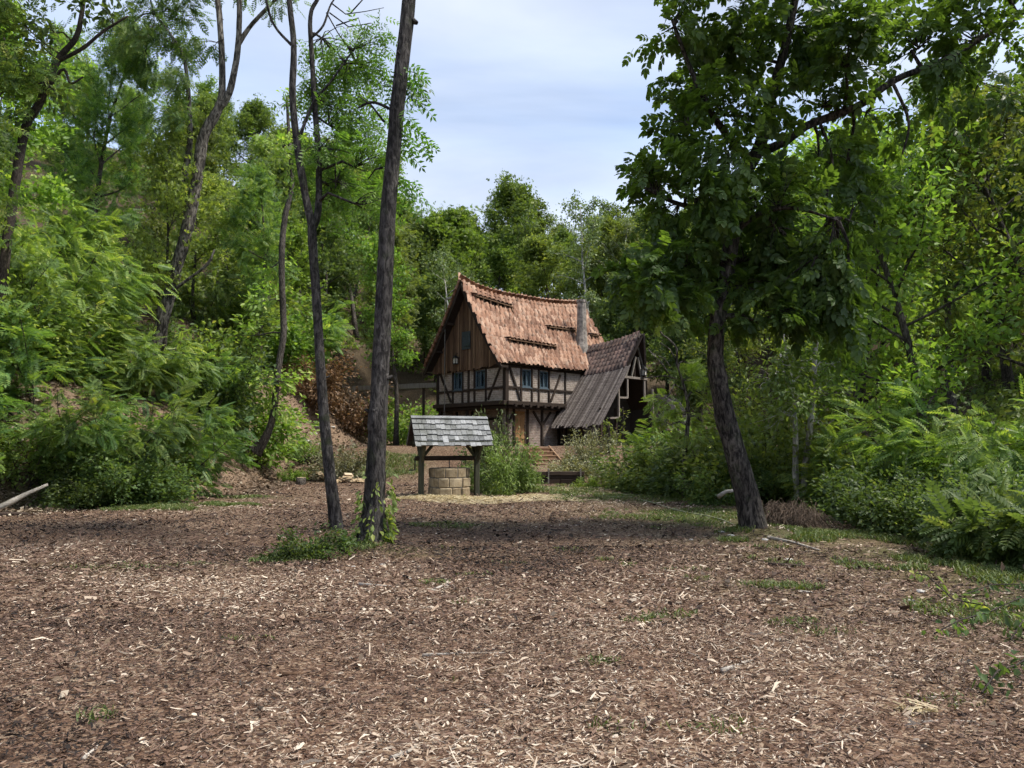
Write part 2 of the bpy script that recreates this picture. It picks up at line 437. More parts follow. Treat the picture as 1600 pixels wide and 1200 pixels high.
# leaves
G = {}
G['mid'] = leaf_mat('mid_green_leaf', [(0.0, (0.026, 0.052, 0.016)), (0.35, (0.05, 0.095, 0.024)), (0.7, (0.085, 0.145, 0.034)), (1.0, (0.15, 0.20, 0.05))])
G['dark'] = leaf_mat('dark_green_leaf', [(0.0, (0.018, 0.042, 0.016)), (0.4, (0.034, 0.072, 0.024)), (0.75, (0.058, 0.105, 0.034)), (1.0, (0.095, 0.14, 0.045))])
G['yellow'] = leaf_mat('yellow_green_leaf', [(0.0, (0.045, 0.075, 0.016)), (0.35, (0.09, 0.135, 0.026)), (0.7, (0.155, 0.195, 0.04)), (1.0, (0.24, 0.245, 0.06))], gain=(1.85, 2.0, 1.6), tcol=(1.15, 1.3, .45))
G['robinia'] = leaf_mat('robinia_leaf', [(0.0, (0.022, 0.058, 0.018)), (0.35, (0.045, 0.105, 0.028)), (0.7, (0.09, 0.165, 0.036)), (1.0, (0.17, 0.235, 0.055))])
G['grey'] = leaf_mat('grey_green_leaf', [(0.0, (0.045, 0.065, 0.045)), (0.5, (0.10, 0.13, 0.085)), (1.0, (0.20, 0.23, 0.16))], 0.25)
G['brown'] = leaf_mat('dry_brown_leaf', [(0.0, (0.055, 0.032, 0.016)), (0.5, (0.15, 0.085, 0.038)), (1.0, (0.26, 0.17, 0.08))], 0.25, (1.2, 1.0, 0.6), gain=(1.3, 1.35, 1.35))
G['walnut'] = leaf_mat('walnut_leaf', [(0.0, (0.020, 0.045, 0.016)), (0.4, (0.036, 0.074, 0.022)), (0.8, (0.06, 0.11, 0.03)), (1.0, (0.12, 0.17, 0.04))], 0.55, (1.5, 1.5, 0.45), rough=0.42, var=0.0, hue=0, gain=(2.3, 2.05, 1.4))
G['willow'] = leaf_mat('willow_leaf', [(0.0, (0.06, 0.09, 0.025)), (0.5, (0.125, 0.165, 0.045)), (1.0, (0.22, 0.25, 0.09))], 0.35, (1.1, 1.3, .5), var=0.1, gain=(1.6, 1.8, 1.3))
G['birch'] = leaf_mat('birch_leaf', [(0.0, (0.06, 0.08, 0.04)), (0.5, (0.12, 0.145, 0.06)), (1.0, (0.23, 0.23, 0.12))], 0.35, gain=(1.2, 1.35, 1.1))
G['grass'] = leaf_mat('grass_blade', [(0.0, (0.05, 0.085, 0.02)), (0.5, (0.10, 0.145, 0.035)), (0.85, (0.18, 0.19, 0.06)), (1.0, (0.32, 0.27, 0.13))], 0.3, var=0.0, hue=0, gain=(1.2, 1.2, 1.1))
G['straw'] = leaf_mat('straw_stalk', [(0.0, (0.33, 0.24, 0.11)), (0.5, (0.50, 0.40, 0.22)), (1.0, (0.66, 0.57, 0.36))], 0.15, (1, 1, 0.8), var=0.0, hue=0, gain=(1, 1, 1))
G['chip'] = leaf_mat('wood_chip', [(0.0, (0.012, 0.008, 0.006)), (0.22, (0.047, 0.026, 0.017)), (0.42, (0.112, 0.061, 0.039)), (0.64, (0.19, 0.113, 0.073)), (0.86, (0.32, 0.228, 0.152)), (1.0, (0.56, 0.46, 0.345))], 0.0, (1, 1, 1), 0.8, var=0.0, hue=0, gain=(1, 1, 1))
G['litter'] = leaf_mat('dry_leaf_litter', [(0.0, (0.05, 0.032, 0.02)), (0.4, (0.13, 0.085, 0.052)), (0.75, (0.24, 0.175, 0.115)), (1.0, (0.42, 0.35, 0.26))], 0.1, (1, 1, 1), 0.8, var=0.0, hue=0, gain=(1, 1, 1))
G['ash'] = leaf_mat('ash_leaf', [(0.0, (0.045, 0.08, 0.018)), (0.4, (0.085, 0.14, 0.03)), (0.75, (0.14, 0.20, 0.04)), (1.0, (0.22, 0.26, 0.06))], 0.5, (1.05, 1.3, .4), gain=(1.3, 1.6, 1.3), var=0)
M['bark'] = bark_mat('grey_brown_bark', (0.035, 0.029, 0.025), (0.13, 0.115, 0.1), 1.0)
M['bark_near'] = bark_mat('ash_bark', (0.02, 0.018, 0.018), (0.10, 0.092, 0.088), 0.75, 1.0, moss=0.45)
M['bark_walnut'] = bark_mat('walnut_bark', (0.018, 0.015, 0.014), (0.125, 0.108, 0.094), 0.7, 1.0, moss=0.4)
M['bark_pale'] = bark_mat('pale_furrowed_bark', (0.03, 0.026, 0.022), (0.21, 0.19, 0.165), 0.42, 1.0)
M['bark_birch'] = bark_mat('white_birch_bark', (0.22, 0.21, 0.19), (0.55, 0.53, 0.49), 0.6, 0.3)
M['twig'] = bark_mat('dark_twig_bark', (0.03, 0.024, 0.02), (0.085, 0.07, 0.06), 1.5, 0.4)

# ------------------------------------------------------------------ terrain
def ss(a, b, x):
    t = np.clip((np.asarray(x, float) - a) / (b - a), 0, 1); return t * t * (3 - 2 * t)
_rng0 = np.random.default_rng(5)
_LAT = _rng0.random((64, 64))
def vnoise(x, y, s):
    """smooth value noise, 0..1"""
    x = np.asarray(x, float) / s + 1000.0; y = np.asarray(y, float) / s + 1000.0
    xi = np.floor(x).astype(int); yi = np.floor(y).astype(int)
    fx = x - xi; fy = y - yi; fx = fx * fx * (3 - 2 * fx); fy = fy * fy * (3 - 2 * fy)
    g = lambda i, j: _LAT[i % 64, j % 64]
    return (g(xi, yi) * (1 - fx) + g(xi + 1, yi) * fx) * (1 - fy) + (g(xi, yi + 1) * (1 - fx) + g(xi + 1, yi + 1) * fx) * fy
def xl(y): return np.interp(y, [-30, 8, 16, 19, 22, 27, 32, 38, 44, 60, 200], [-17, -14.2, -11.9, -9.6, -8.5, -9.2, -9.3, -8.4, -7.6, -9, -12])
def xr(y): return np.interp(y, [-30, 5, 12, 20, 30, 40, 60, 200], [15, 9.0, 9.5, 11, 13, 16, 18, 22])
def H(x, y):
    x = np.asarray(x, float); y = np.asarray(y, float)
    d = xl(y) - x + (vnoise(x, y, 2.3) - 0.5) * 0.9
    left = 1.7 * ss(0, 2.6, d) + 30 * (1 - np.exp(-np.maximum(d - 1.4, 0) / 38))
    e = x - xr(y)
    right = 16 * (1 - np.exp(-np.maximum(e, 0) / 42))
    k = np.maximum(y - 47.5, 0)
    back = 33 * (1 - np.exp(-k / 60))
    plat = 1.40 * ss(28.5, 35.5, y) + .40 * ss(27.5, 27.9, y) * (1 - ss(28.5, 31, y)) * ss(-2.2, -1.8, x) * (1 - ss(2.7, 3.4, x))
    bump_ = (vnoise(x, y, 1.7) - 0.5) * 0.07 + (vnoise(x, y, 0.6) - 0.5) * 0.035
    rough = np.clip((left + right + back) / 4, 0, 1)
    for (tx, ty) in ((-2.12, 10.8), (-3.0, 12.4), (4.3, 12.6)):      # soil and roots heaped round the trunks
        bump_ = bump_ + .15 * np.exp(-((x - tx) ** 2 + (y - ty) ** 2) / .3)
    bump_ = bump_ + rough * (vnoise(x + 9, y, 3.1) - 0.5) * 1.1
    # the house stands on a level pad
    return plat + left + right + back + bump_
def terrain():
    xs = np.concatenate([np.arange(-160, -40, 5), np.arange(-40, -16, 0.9), np.arange(-16, 14, 0.26), np.arange(14, 40, 0.9), np.arange(40, 165, 5)])
    ys = np.concatenate([np.arange(-60, 1, 4), np.arange(1, 40, 0.26), np.arange(40, 70, 0.9), np.arange(70, 150, 3), np.arange(150, 330, 12)])
    X, Y = np.meshgrid(xs, ys); Z = H(X, Y)
    n, m = len(xs), len(ys)
    V = np.stack([X.ravel(), Y.ravel(), Z.ravel()], 1)
    i, j = np.meshgrid(np.arange(n - 1), np.arange(m - 1)); a = (j * n + i).ravel()
    Fq = np.stack([a, a + 1, a + n + 1, a + n], 1)
    me = mesh_np('ground', V, Fq)
    x, y = V[:, 0], V[:, 1]
    d = xl(y) - x; e = x - xr(y)
    # what grows or lies where : bare bank, forest litter, short grass
    soil = ss(-0.6, 0.8, d) * (1 - ss(4.5, 8, d)) * ss(14, 20, y)
    litter = np.maximum(np.maximum(ss(2, 5, d), ss(-2.5, 0.5, e)), ss(44, 50, y))
    litter = np.maximum(litter, ss(-1.0, 0.5, d) * (1 - ss(16, 20, y)))
    gr = np.zeros_like(x)
    def patch(cx, cy, rx, ry, k=1.0):
        r2 = ((x - cx) / rx) ** 2 + ((y - cy) / ry) ** 2
        np.maximum(gr, k * np.exp(-r2 * 1.2), out=gr)
    patch(-10.0, 18.0, 2.6, 1.1, 1.0); patch(-8.0, 20.6, 1.6, 0.8, .9)
    patch(6.6, 9.6, 2.3, 4.2, 1.0); patch(4.8, 6.6, 1.6, 1.9, .8); patch(3.0, 8.0, 1.0, .5, .5); patch(5.2, 12.0, 2.2, 1.6, .9)
    patch(-8.7, 17.1, 1.5, .5, 1.0); patch(-7.2, 18.3, 1.3, .5, 1.0)
    patch(4.2, 15.8, 2.6, 2.8, .9); patch(6.2, 11.0, 3.2, 2.6, 0.8); patch(3.2, 21, 2.2, 3.2, .8); patch(6.8, 8.2, 2.0, 2.0, .8)
    patch(-3.2, 9.9, 1.0, .7, .6); patch(-1.7, 10.4, .9, .5, .7); patch(-0.8, 23.8, 2.4, 1.6, .35); patch(0.9, 24.5, 2.5, 2.2, .6)
    patch(-5.6, 31.5, 1.8, 2.2, .8); patch(-5.2, 9.2, 1.5, .7, .35); patch(-1.0, 14.0, 1.6, .8, .4); patch(3.0, 8.0, .8, .3, .35)
    gr *= np.clip(vnoise(x, y, .8) * 1.6 + .15, 0, 1)
    for nm, val in (('soil', soil), ('litter', litter), ('grassy', gr)):
        at_ = me.attributes.new(nm, 'FLOAT', 'POINT'); at_.data.foreach_set('value', val.astype(np.float32))
    m_, nt, b = new_mat('mulch_ground')
    ge = nt.nodes.new('ShaderNodeNewGeometry'); P = ge.outputs['Position']
    def attr(nm):
        a_ = nt.nodes.new('ShaderNodeAttribute'); a_.attribute_name = nm; return a_.outputs['Fac']
    vo = nt.nodes.new('ShaderNodeTexVoronoi'); vo.inputs['Scale'].default_value = 24; vo.inputs['Randomness'].default_value = 1.0
    mp = nt.nodes.new('ShaderNodeMapping'); mp.inputs['Scale'].default_value = (1, 1.5, 1); nt.links.new(P, mp.inputs[0])
    dn = nt.nodes.new('ShaderNodeTexNoise'); dn.inputs['Scale'].default_value = 9; nt.links.new(P, dn.inputs['Vector'])
    dm = nt.nodes.new('ShaderNodeVectorMath'); dm.operation = 'SCALE'; dm.inputs['Scale'].default_value = 0.35; nt.links.new(dn.outputs['Color'], dm.inputs[0])
    dv = nt.nodes.new('ShaderNodeVectorMath'); dv.operation = 'ADD'; nt.links.new(mp.outputs[0], dv.inputs[0]); nt.links.new(dm.outputs[0], dv.inputs[1])
    nt.links.new(dv.outputs[0], vo.inputs['Vector'])
    sx = nt.nodes.new('ShaderNodeSeparateColor'); nt.links.new(vo.outputs['Color'], sx.inputs[0])
    big = noise_node(nt, P, 0.45, 4)
    sm = nt.nodes.new('ShaderNodeMath'); sm.operation = 'MULTIPLY_ADD'; sm.inputs[1].default_value = 0.45
    nt.links.new(big, sm.inputs[0]); 
    sm2 = nt.nodes.new('ShaderNodeMath'); sm2.operation = 'MULTIPLY'; sm2.inputs[1].default_value = 0.72
    nt.links.new(sx.outputs[0], sm2.inputs[0]); nt.links.new(sm2.outputs[0], sm.inputs[2])
    mulch = ramp_node(nt, [(0.15, (0.026, 0.016, 0.011)), (0.42, (0.08, 0.046, 0.03)), (0.65, (0.145, 0.087, 0.057)), (0.84, (0.22, 0.15, 0.10)), (0.97, (0.36, 0.285, 0.205))])
    nt.links.new(sm.outputs[0], mulch.inputs[0])
    n2 = noise_node(nt, P, 14, 6, 0.7); 
    soilc = ramp_node(nt, [(0.3, (0.10, 0.065, 0.042)), (0.5, (0.21, 0.145, 0.098)), (0.72, (0.34, 0.26, 0.185))]); nt.links.new(n2, soilc.inputs[0])
    litc = ramp_node(nt, [(0.3, (0.028, 0.021, 0.014)), (0.5, (0.075, 0.055, 0.035)), (0.7, (0.16, 0.12, 0.075))]); nt.links.new(n2, litc.inputs[0])
    grc = ramp_node(nt, [(0.3, (0.04, 0.05, 0.018)), (0.55, (0.075, 0.088, 0.03)), (0.75, (0.15, 0.125, 0.065))]); nt.links.new(n2, grc.inputs[0])
    c = mixc(nt, attr('soil'), mulch.outputs[0], soilc.outputs[0])
    c = mixc(nt, attr('litter'), c, litc.outputs[0])
    gm = nt.nodes.new('ShaderNodeMath'); gm.operation = 'MULTIPLY'; gm.inputs[1].default_value = 0.9
    nt.links.new(attr('grassy'), gm.inputs[0])
    c = mixc(nt, gm.outputs[0], c, grc.outputs[0])
    nt.links.new(c, b.inputs['Base Color']); b.inputs['Roughness'].default_value = 0.95; b.inputs['Specular IOR Level'].default_value = 0.15
    bump(nt, b, sm.outputs[0], 0.8, 0.03)
    me.materials.append(m_)
    o = link('ground', me); tag(o, kind='structure')
    return o
terrain()

# ------------------------------------------------------------------ the timber framed cottage
HX, HY, HZ = -0.32, 36.0, 1.38
house = empty('timber_framed_cottage', (HX, HY, 0), R(45))
tag(house, 'timber framed brick cottage with sagging orange tiled roof and dark plank annex', 'cottage')
rh = random.Random(11)
W = 5.5; L = 9.2
ZJ, ZE = 3.68, 5.62
def ridge_z(a): return float(np.interp(a, [-1.0, -.73, .29, 1.44, 2.6, 3.73, 5.2, 6.5, 7.9, 9.23, 9.8], [10.3, 10.2, 9.9, 9.76, 9.74, 9.76, 9.80, 9.86, 10.0, 10.18, 10.28]))
def eave_z(a): return 5.56 + 0.05 * math.sin(a * 1.3) + 0.03 * math.sin(a * 3.1 + 1)
def roof_pt(a, s, side=1, lift=0.0):
    """point on a roof slope; s 0 ridge .. 1 eave; side 1 = the slope with the vents"""
    zr, ze = ridge_z(a), eave_z(a)
    b = W / 2 - side * (W / 2 + 0.38) * s
    f = s + 0.16 * s * (1 - s)
    return Vector((a, b, zr - (zr - ze) * f + lift))
def roof_frame(a, s, side=1):
    e = 1e-3
    x = (roof_pt(a + e, s, side) - roof_pt(a - e, s, side)).normalized()
    y = (roof_pt(a, s + e, side) - roof_pt(a, s - e, side)).normalized()
    z = x.cross(y).normalized()
    if z.z < 0: z = -z
    y = z.cross(x) if side == 1 else z.cross(x)
    return x, y, z
def wall_open(axis, fixed, thick, lo, hi, z0, z1, holes):
    """a wall with rectangular openings, as butted boxes; holes (a, b, za, zb)"""
    mb = MB(); holes = sorted(holes); cur = lo
    def bx(a, b, c, d):
        if b - a < 1e-4 or d - c < 1e-4: return
        f0, f1 = sorted((fixed, fixed + thick))
        if axis == 'a': mb.lohi((a, f0, c), (b, f1, d))
        else: mb.lohi((f0, a, c), (f1, b, d))
    for (a, b, c, d) in holes:
        bx(cur, a, z0, z1); bx(a, b, z0, c); bx(a, b, d, z1); cur = b
    bx(cur, hi, z0, z1)
    return mb
WIN_G = [(1.52, 2.28, 4.46, 5.40), (3.36, 4.06, 4.43, 5.40)]      # gable windows (b range, z range)
WIN_R = [(1.17, 1.86, 4.47, 5.40), (2.51, 3.20, 4.48, 5.40)]      # windows of the long side (a range)
o = wall_open('b', 0.0, 0.22, 0.0, W, ZJ, ZE + .5, WIN_G).build('brick_wall', M['brick'], house)
o = wall_open('a', 0.0, 0.22, 0.222, L, ZJ, ZE + .1, WIN_R).build('brick_wall', M['brick'], house)
MB().lohi((L - .22, .222, HZ - .4), (L, W, ZE + .3)).build('brick_wall', M['brick2'], house)
MB().lohi((.222, W - .22, HZ - .4), (L - .222, W, ZE + .1)).build('brick_wall', M['brick2'], house)
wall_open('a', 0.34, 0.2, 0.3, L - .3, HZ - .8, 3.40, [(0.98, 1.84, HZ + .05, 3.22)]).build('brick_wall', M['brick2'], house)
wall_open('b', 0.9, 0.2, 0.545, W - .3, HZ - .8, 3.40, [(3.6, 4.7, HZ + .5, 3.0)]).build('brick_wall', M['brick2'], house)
MB().lohi((0.05, .05, 3.42), (L - .25, W - .25, 3.50)).build('floor', M['timber'], house)
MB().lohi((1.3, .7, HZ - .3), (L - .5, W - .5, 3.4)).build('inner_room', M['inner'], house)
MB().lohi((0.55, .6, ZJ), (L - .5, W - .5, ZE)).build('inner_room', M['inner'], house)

def timber(p, q, w=.13, h=.13, up=(0, 0, 1), mat='timber'):
    j = lambda: rh.uniform(-.012, .012)
    p = (p[0] + j() * .3, p[1] + j() * .3, p[2] + j()); q = (q[0] + j() * .3, q[1] + j() * .3, q[2] + j())
    return MB().beam(p, q, w * rh.uniform(.92, 1.1), h * rh.uniform(.95, 1.05), up).build('timber', M[mat], house, bevel=.012)
# gable face timbers (plane a = 0, proud by 3 cm)
g = -0.012
up_g, up_r = (1, 0, 0), (0, 1, 0)
def gt(b0, z0, b1, z1, w=.12): return timber((g - rh.uniform(0, .01), b0, z0), (g - rh.uniform(0, .01), b1, z1), w, .1, up_g)
def rt(a0, z0, a1, z1, w=.12): return timber((a0, g - rh.uniform(0, .01), z0), (a1, g - rh.uniform(0, .01), z1), w, .1, up_r)
timber((.03, .03, ZJ), (.03, .03, ZE + .4), .24, .24)
gt(5.42, ZJ, 5.42, ZE, .16)
for (b, z0, z1) in [(4.12, ZJ, 5.52), (3.31, ZJ, 4.38), (2.82, ZJ, 5.6), (2.34, ZJ, 5.6), (1.46, ZJ, 5.6)]: gt(b, z0, b, z1, .11)
gt(3.29, 4.4, 3.29, 5.5, .07)
gt(.14, 4.40, 5.35, 4.37, .12); gt(.14, 5.50, 5.35, 5.50, .14)
gt(.36, 5.45, 1.30, 3.80, .12); gt(5.22, 5.42, 4.28, 3.80, .12)
# long face timbers
for (a, z0, z1) in [(1.11, ZJ, 5.5), (1.92, ZJ, 5.5), (2.45, ZJ, 5.5), (3.26, ZJ, 5.5), (4.6, ZJ, 5.5), (6.0, ZJ, 5.5), (7.6, ZJ, 5.5), (9.1, ZJ, 5.5)]: rt(a, z0, a, z1, .11)
rt(.14, 4.41, 9.1, 4.40, .12); rt(.14, 5.52, 9.1, 5.52, .14)
rt(.24, 5.45, 1.04, 3.80, .12); rt(4.2, 5.3, 3.40, 3.80, .12)
# jetty beams and joist ends
timber((-.1, -.12, 3.60), (-.1, 5.6, 3.60), .26, .22); timber((-.02, -.12, 3.61), (L, -.12, 3.59), .22, .22)
timber((.03, .0, 3.40), (.03, 5.5, 3.40), .2, .16); timber((.14, .02, 3.39), (L, .02, 3.38), .2, .14)
for k in range(14):
    a = .35 + k * .55
    MB().lohi((a, -.34, 3.40), (a + .16, -.235, 3.56)).build('joist_end', M['timber'], house, bevel=.01)
# lower storey timbers
b1 = 0.31
def lt(a0, z0, a1, z1, w=.13): return timber((a0, b1 - rh.uniform(0, .012), z0), (a1, b1 - rh.uniform(0, .012), z1), w, .1, up_r)
for a in (.42, .9, 1.93, 3.05, 4.4, 5.6): lt(a, HZ - .7, a, 3.34, .14)
lt(2.35, 3.25, 2.98, 2.55, .11); lt(3.75, 3.25, 3.12, 2.55, .11); lt(.48, 2.55, .84, 3.1, .1)
for (b, w_) in [(.45, .16), (1.7, .14), (3.0, .14), (5.3, .17)]:
    timber((.06, b, HZ - .7), (.06, b, 3.32), w_, w_)
for b in (3.5, 4.8): timber((.86, b, HZ - .5), (.86, b, 3.3), .13, .1)
timber((.03, 3.1, 2.1), (.03, 5.25, 2.1), .1, .1); timber((.86, 1.0, 2.85), (.86, 5.1, 2.85), .13, .1, up_g)
# door of vertical boards
door = empty('door', (1.41, .44, HZ + .06)); door.parent = house
for k in range(5):
    MB().lohi((-.415 + k * .166, -.025, 0), (-.415 + k * .166 + .16, .025, 1.82)).build('plank', M['door'], door, bevel=.006)
for z in (.35, 1.45): MB().lohi((-.40, -.05, z), (.40, -.028, z + .12)).build('ledge', M['door'], door)
MB().tube([(.3, -.06, .9), (.3, -.10, .93), (.3, -.10, 1.05), (.3, -.06, 1.08)], .012, 6).build('handle', M['iron'], door)
# windows
def window(axis, lo, hi, z0, z1):
    c = (lo + hi) / 2; w = hi - lo; h = z1 - z0
    loc = (c, .02, z0) if axis == 'a' else (.02, c, z0)
    e = empty('window', loc, 0 if axis == 'a' else -math.pi / 2); e.parent = house
    f = MB()                                     # outer frame
    f.lohi((-w / 2, -.03, 0), (-w / 2 + .07, .09, h)); f.lohi((w / 2 - .07, -.03, 0), (w / 2, .09, h))
    f.lohi((-w / 2 + .07, -.03, h - .07), (w / 2 - .07, .09, h)); f.lohi((-w / 2 + .07, -.03, 0), (w / 2 - .07, .09, .08))
    f.build('frame', M['blue'], e, bevel=.006)
    s_ = MB(); s_.lohi((-.032, -.018, .08), (.032, .07, h - .07)); s_.build('mullion', M['blue'], e, bevel=.005)
    for sx in (-1, 1):
        x0, x1 = (-w / 2 + .07, -.032) if sx < 0 else (.032, w / 2 - .07)
        MB().lohi((x0, .03, .08), (x1, .036, h - .07)).build('pane', M['glass'], e)
        mb = MB(); n = 11; V = []; F = []         # gathered lace curtain, drawn aside at its waist
        for zi in range(7):
            t = zi / 6; wd = .55 + .45 * abs(t - .42) / .58
            for xi in range(n):
                u = xi / (n - 1)
                xx = (x0 + u * (x1 - x0) * wd) if sx < 0 else (x1 - u * (x1 - x0) * wd)
                V.append((xx, .075 + .012 * math.sin(u * 22), .1 + t * (h - .2)))
        for zi in range(6):
            for xi in range(n - 1): F.append((zi * n + xi, zi * n + xi + 1, (zi + 1) * n + xi + 1, (zi + 1) * n + xi))
        mb.add(V, F).build('curtain', M['curtain'], e, smooth=True)
    MB().lohi((-w / 2 - .05, -.09, -.055), (w / 2 + .05, .02, -.003)).build('sill', M['blue'], e, bevel=.008)
for q in WIN_G: window('b', *q)
for q in WIN_R: window('a', *q)
# gable boarding
def gable_top(b):
    s = abs(b - W / 2) / (W / 2 + .38)
    return roof_pt(-.2, min(s, 1), 1 if b < W / 2 else -1).z - .14
b = -.16; k = 0
while b < W + .22:
    w = rh.uniform(.095, .16); t = b + w / 2
    z0 = 5.44 + .27 * float(ss(2.2, -.3, t)) + rh.uniform(-.09, .07)
    z1 = gable_top(t)
    if z1 > z0 + .08:
        dx = rh.uniform(-.012, .012)
        p0, p1 = (b + .006), (b + w - .006)
        za, zb = gable_top(p0), gable_top(p1)
        V = []
        for x in (-.17 + dx, -.145 + dx):
            V += [(x, p0, z0), (x, p1, z0 + rh.uniform(-.03, .03)), (x, p1, max(zb, z0 + .05)), (x, p0, max(za, z0 + .05))]
        MB().add(V, [(0, 3, 2, 1), (4, 5, 6, 7), (0, 1, 5, 4), (1, 2, 6, 5), (2, 3, 7, 6), (3, 0, 4, 7)]).build('gable_plank', M['plank'], house)
    b += w; k += 1
MB().lohi((-.14, -.1, 5.55), (-.05, W + .1, 5.75)).build('timber', M['timber'], house)
sh = empty('shutter', (-.2, 2.84, 6.58)); sh.parent = house
for k in range(3): MB().lohi((-.02, -.34 + k * .228, 0), (.01, -.34 + k * .228 + .222, .96)).build('plank', M['shutter'], sh)
for z in (.15, .72): MB().lohi((-.045, -.32, z), (-.022, .32, z + .09)).build('ledge', M['shutter'], sh)
# roof decks, verge boards
def deck(side):
    V = []; F = []; na, ns = 24, 12
    A = np.linspace(-.72, 9.62, na)
    for lift in (-.015, -.11):
        for a in A:
            for s in np.linspace(0, .965, ns):
                p = roof_pt(a, s, side, lift); V.append(p)
    K = na * ns
    for i in range(na - 1):
        for j in range(ns - 1):
            q = (i * ns + j, i * ns + j + 1, (i + 1) * ns + j + 1, (i + 1) * ns + j)
            F.append(q); F.append(tuple(K + x for x in q[::-1]))
    rim = [(i * ns + ns - 1) for i in range(na)]
    for i in range(na - 1): F.append((rim[i], rim[i] + K, rim[i + 1] + K, rim[i + 1]))
    for base in (0, (na - 1) * ns):
        for j in range(ns - 1): F.append((base + j, base + j + 1, base + j + 1 + K, base + j + K))
    return MB().add(V, F)
MATS_DECK = {1: M['darktile'], -1: M['tile']}
for side in (1, -1): deck(side).build('roof_deck', M['timber'], house)
for side in (1, -1):
    mb = MB()
    for k in range(8):
        mb.beam(roof_pt(-.70, k / 8, side, -.17), roof_pt(-.70, (k + 1) / 8 + .003, side, -.17), .05, .16)
    mb.build('verge_board', M['timber'], house)
for s in (.36, .68, .97):                                      # purlin ends below the overhang
    for side in (1, -1):
        p = roof_pt(-.35, s, side, -.24)
        MB().beam((-.68, p.y, p.z), (-.15, p.y, p.z), .12, .12).build('purlin', M['timber'], house)

# one clay pantile, shared by all
def tile_mesh(name, mat, w=.25, ln=.37, amp=.034, th=.014, n=7, lz_=.062):
    V = []; F = []
    for (y, lz) in ((0, 0.0), (ln, lz_)):
        for i in range(n):
            u = i / (n - 1); z = amp * math.sin(u * 2 * math.pi) + lz
            V.append(((u - .5) * w, y, z + th)); 
    for y, lz in ((ln, lz_),):
        for i in range(n):
            u = i / (n - 1); z = amp * math.sin(u * 2 * math.pi) + lz
            V.append(((u - .5) * w, y, z - .016))
    for i in range(n - 1):
        F.append((i, n + i, n + i + 1, i + 1)); F.append((n + i, 2 * n + i, 2 * n + i + 1, n + i + 1))
        me = bpy.data.meshes.new(name); me.from_pydata(V, [], F, shade_flat=False); me.update(); me.materials.append(mat)
    return me
TILE = tile_mesh('roof_tile', M['tile'], .37, .46, .05, .016, 7, .10)
DTILE = tile_mesh('roof_tile', M['darktile'])
def frame_matrix(p, x, y, z):
    return Matrix(((x.x, y.x, z.x, p.x), (x.y, y.y, z.y, p.y), (x.z, y.z, z.z, p.z), (0, 0, 0, 1)))
HM = Matrix.Translation((HX, HY, 0)) @ Matrix.Rotation(R(45), 4, 'Z')
VENTS = []          # (a0, a1, s_top, s_bottom)
def roof_hit(px, py):
    best = None
    for s in np.linspace(.02, 1, 99):
        lo, hi = -1.0, 9.8
        for _ in range(30):
            mid = (lo + hi) / 2
            if pix(HM @ roof_pt(mid, s))[0] < px: lo = mid
            else: hi = mid
        dy = abs(pix(HM @ roof_pt(lo, s))[1] - py)
        if best is None or dy < best[0]: best = (dy, lo, s)
    return best[1], best[2]
for (x0, y0, x1, y1) in [(744, 475, 798, 485), (796, 541, 868, 550), (857, 519, 899, 526), (924, 531, 936, 535)]:
    a0, s0 = roof_hit(x0, y0); a1, s1 = roof_hit(x1, y1)
    VENTS.append((a0, a1, (s0 + s1) / 2))
rows = 17; cols = 29
mats = []
for r_ in range(rows):
    for c_ in range(cols + 1):
        s = (r_ + .02 + rh.uniform(-.03, .03)) / (rows - .75); a = -.70 + (c_ + (.5 if r_ % 2 else 0)) * .355
        if a > 9.65 or s > 1.0: continue
        skip = False
        for (a0, a1, sv) in VENTS:
            if a0 - .02 < a < a1 + .02 and sv - .072 < s < sv - .004: skip = True
        if skip: continue
        x, y, z = roof_frame(a, s)
        yaw = rh.gauss(0, .03) if rh.random() > .06 else rh.gauss(0, .13); x2 = (x * math.cos(yaw) + y * math.sin(yaw)); y2 = (y * math.cos(yaw) - x * math.sin(yaw))
        p = roof_pt(a, s) + z * (.012 + rh.uniform(0, .014)) + y * (rh.gauss(0, .016) if rh.random() > .05 else rh.uniform(.03, .09)) + x * rh.gauss(0, .01)
        mats.append(frame_matrix(p, x2, y2, z))
def tile_copies(mats, mesh, parent, name, limit):
    """the nearest as single tiles, the rest joined"""
    key = lambda m: ((HM @ m.translation) - Vector(EYE)).length
    mats = sorted(mats, key=key)
    for m in mats[:limit]:
        link(name, mesh, parent, matrix=m)
    rest = mats[limit:]
    if rest:
        tv = np.array([v.co[:] for v in mesh.vertices]); tf = [tuple(p.vertices) for p in mesh.polygons]
        mb = MB()
        for m in rest:
            A = np.array(m); V = tv @ A[:3, :3].T + A[:3, 3]
            mb.add(V, tf)
        o = mb.build(name, mesh.materials[0], parent, smooth=True); o['kind'] = 'stuff'
tile_copies(mats, TILE, house, 'roof_tile', 300)
mats = []
for r_ in range(16):                                          # the slope turned away
    for c_ in range(29):
        a = -.70 + c_ * .355; s = .02 + r_ / 16.6
        x, y, z = roof_frame(a, s, -1); mats.append(frame_matrix(roof_pt(a, s, -1) + z * .015, -x, -y, z))
tile_copies(mats, TILE, house, 'roof_tile', 0)
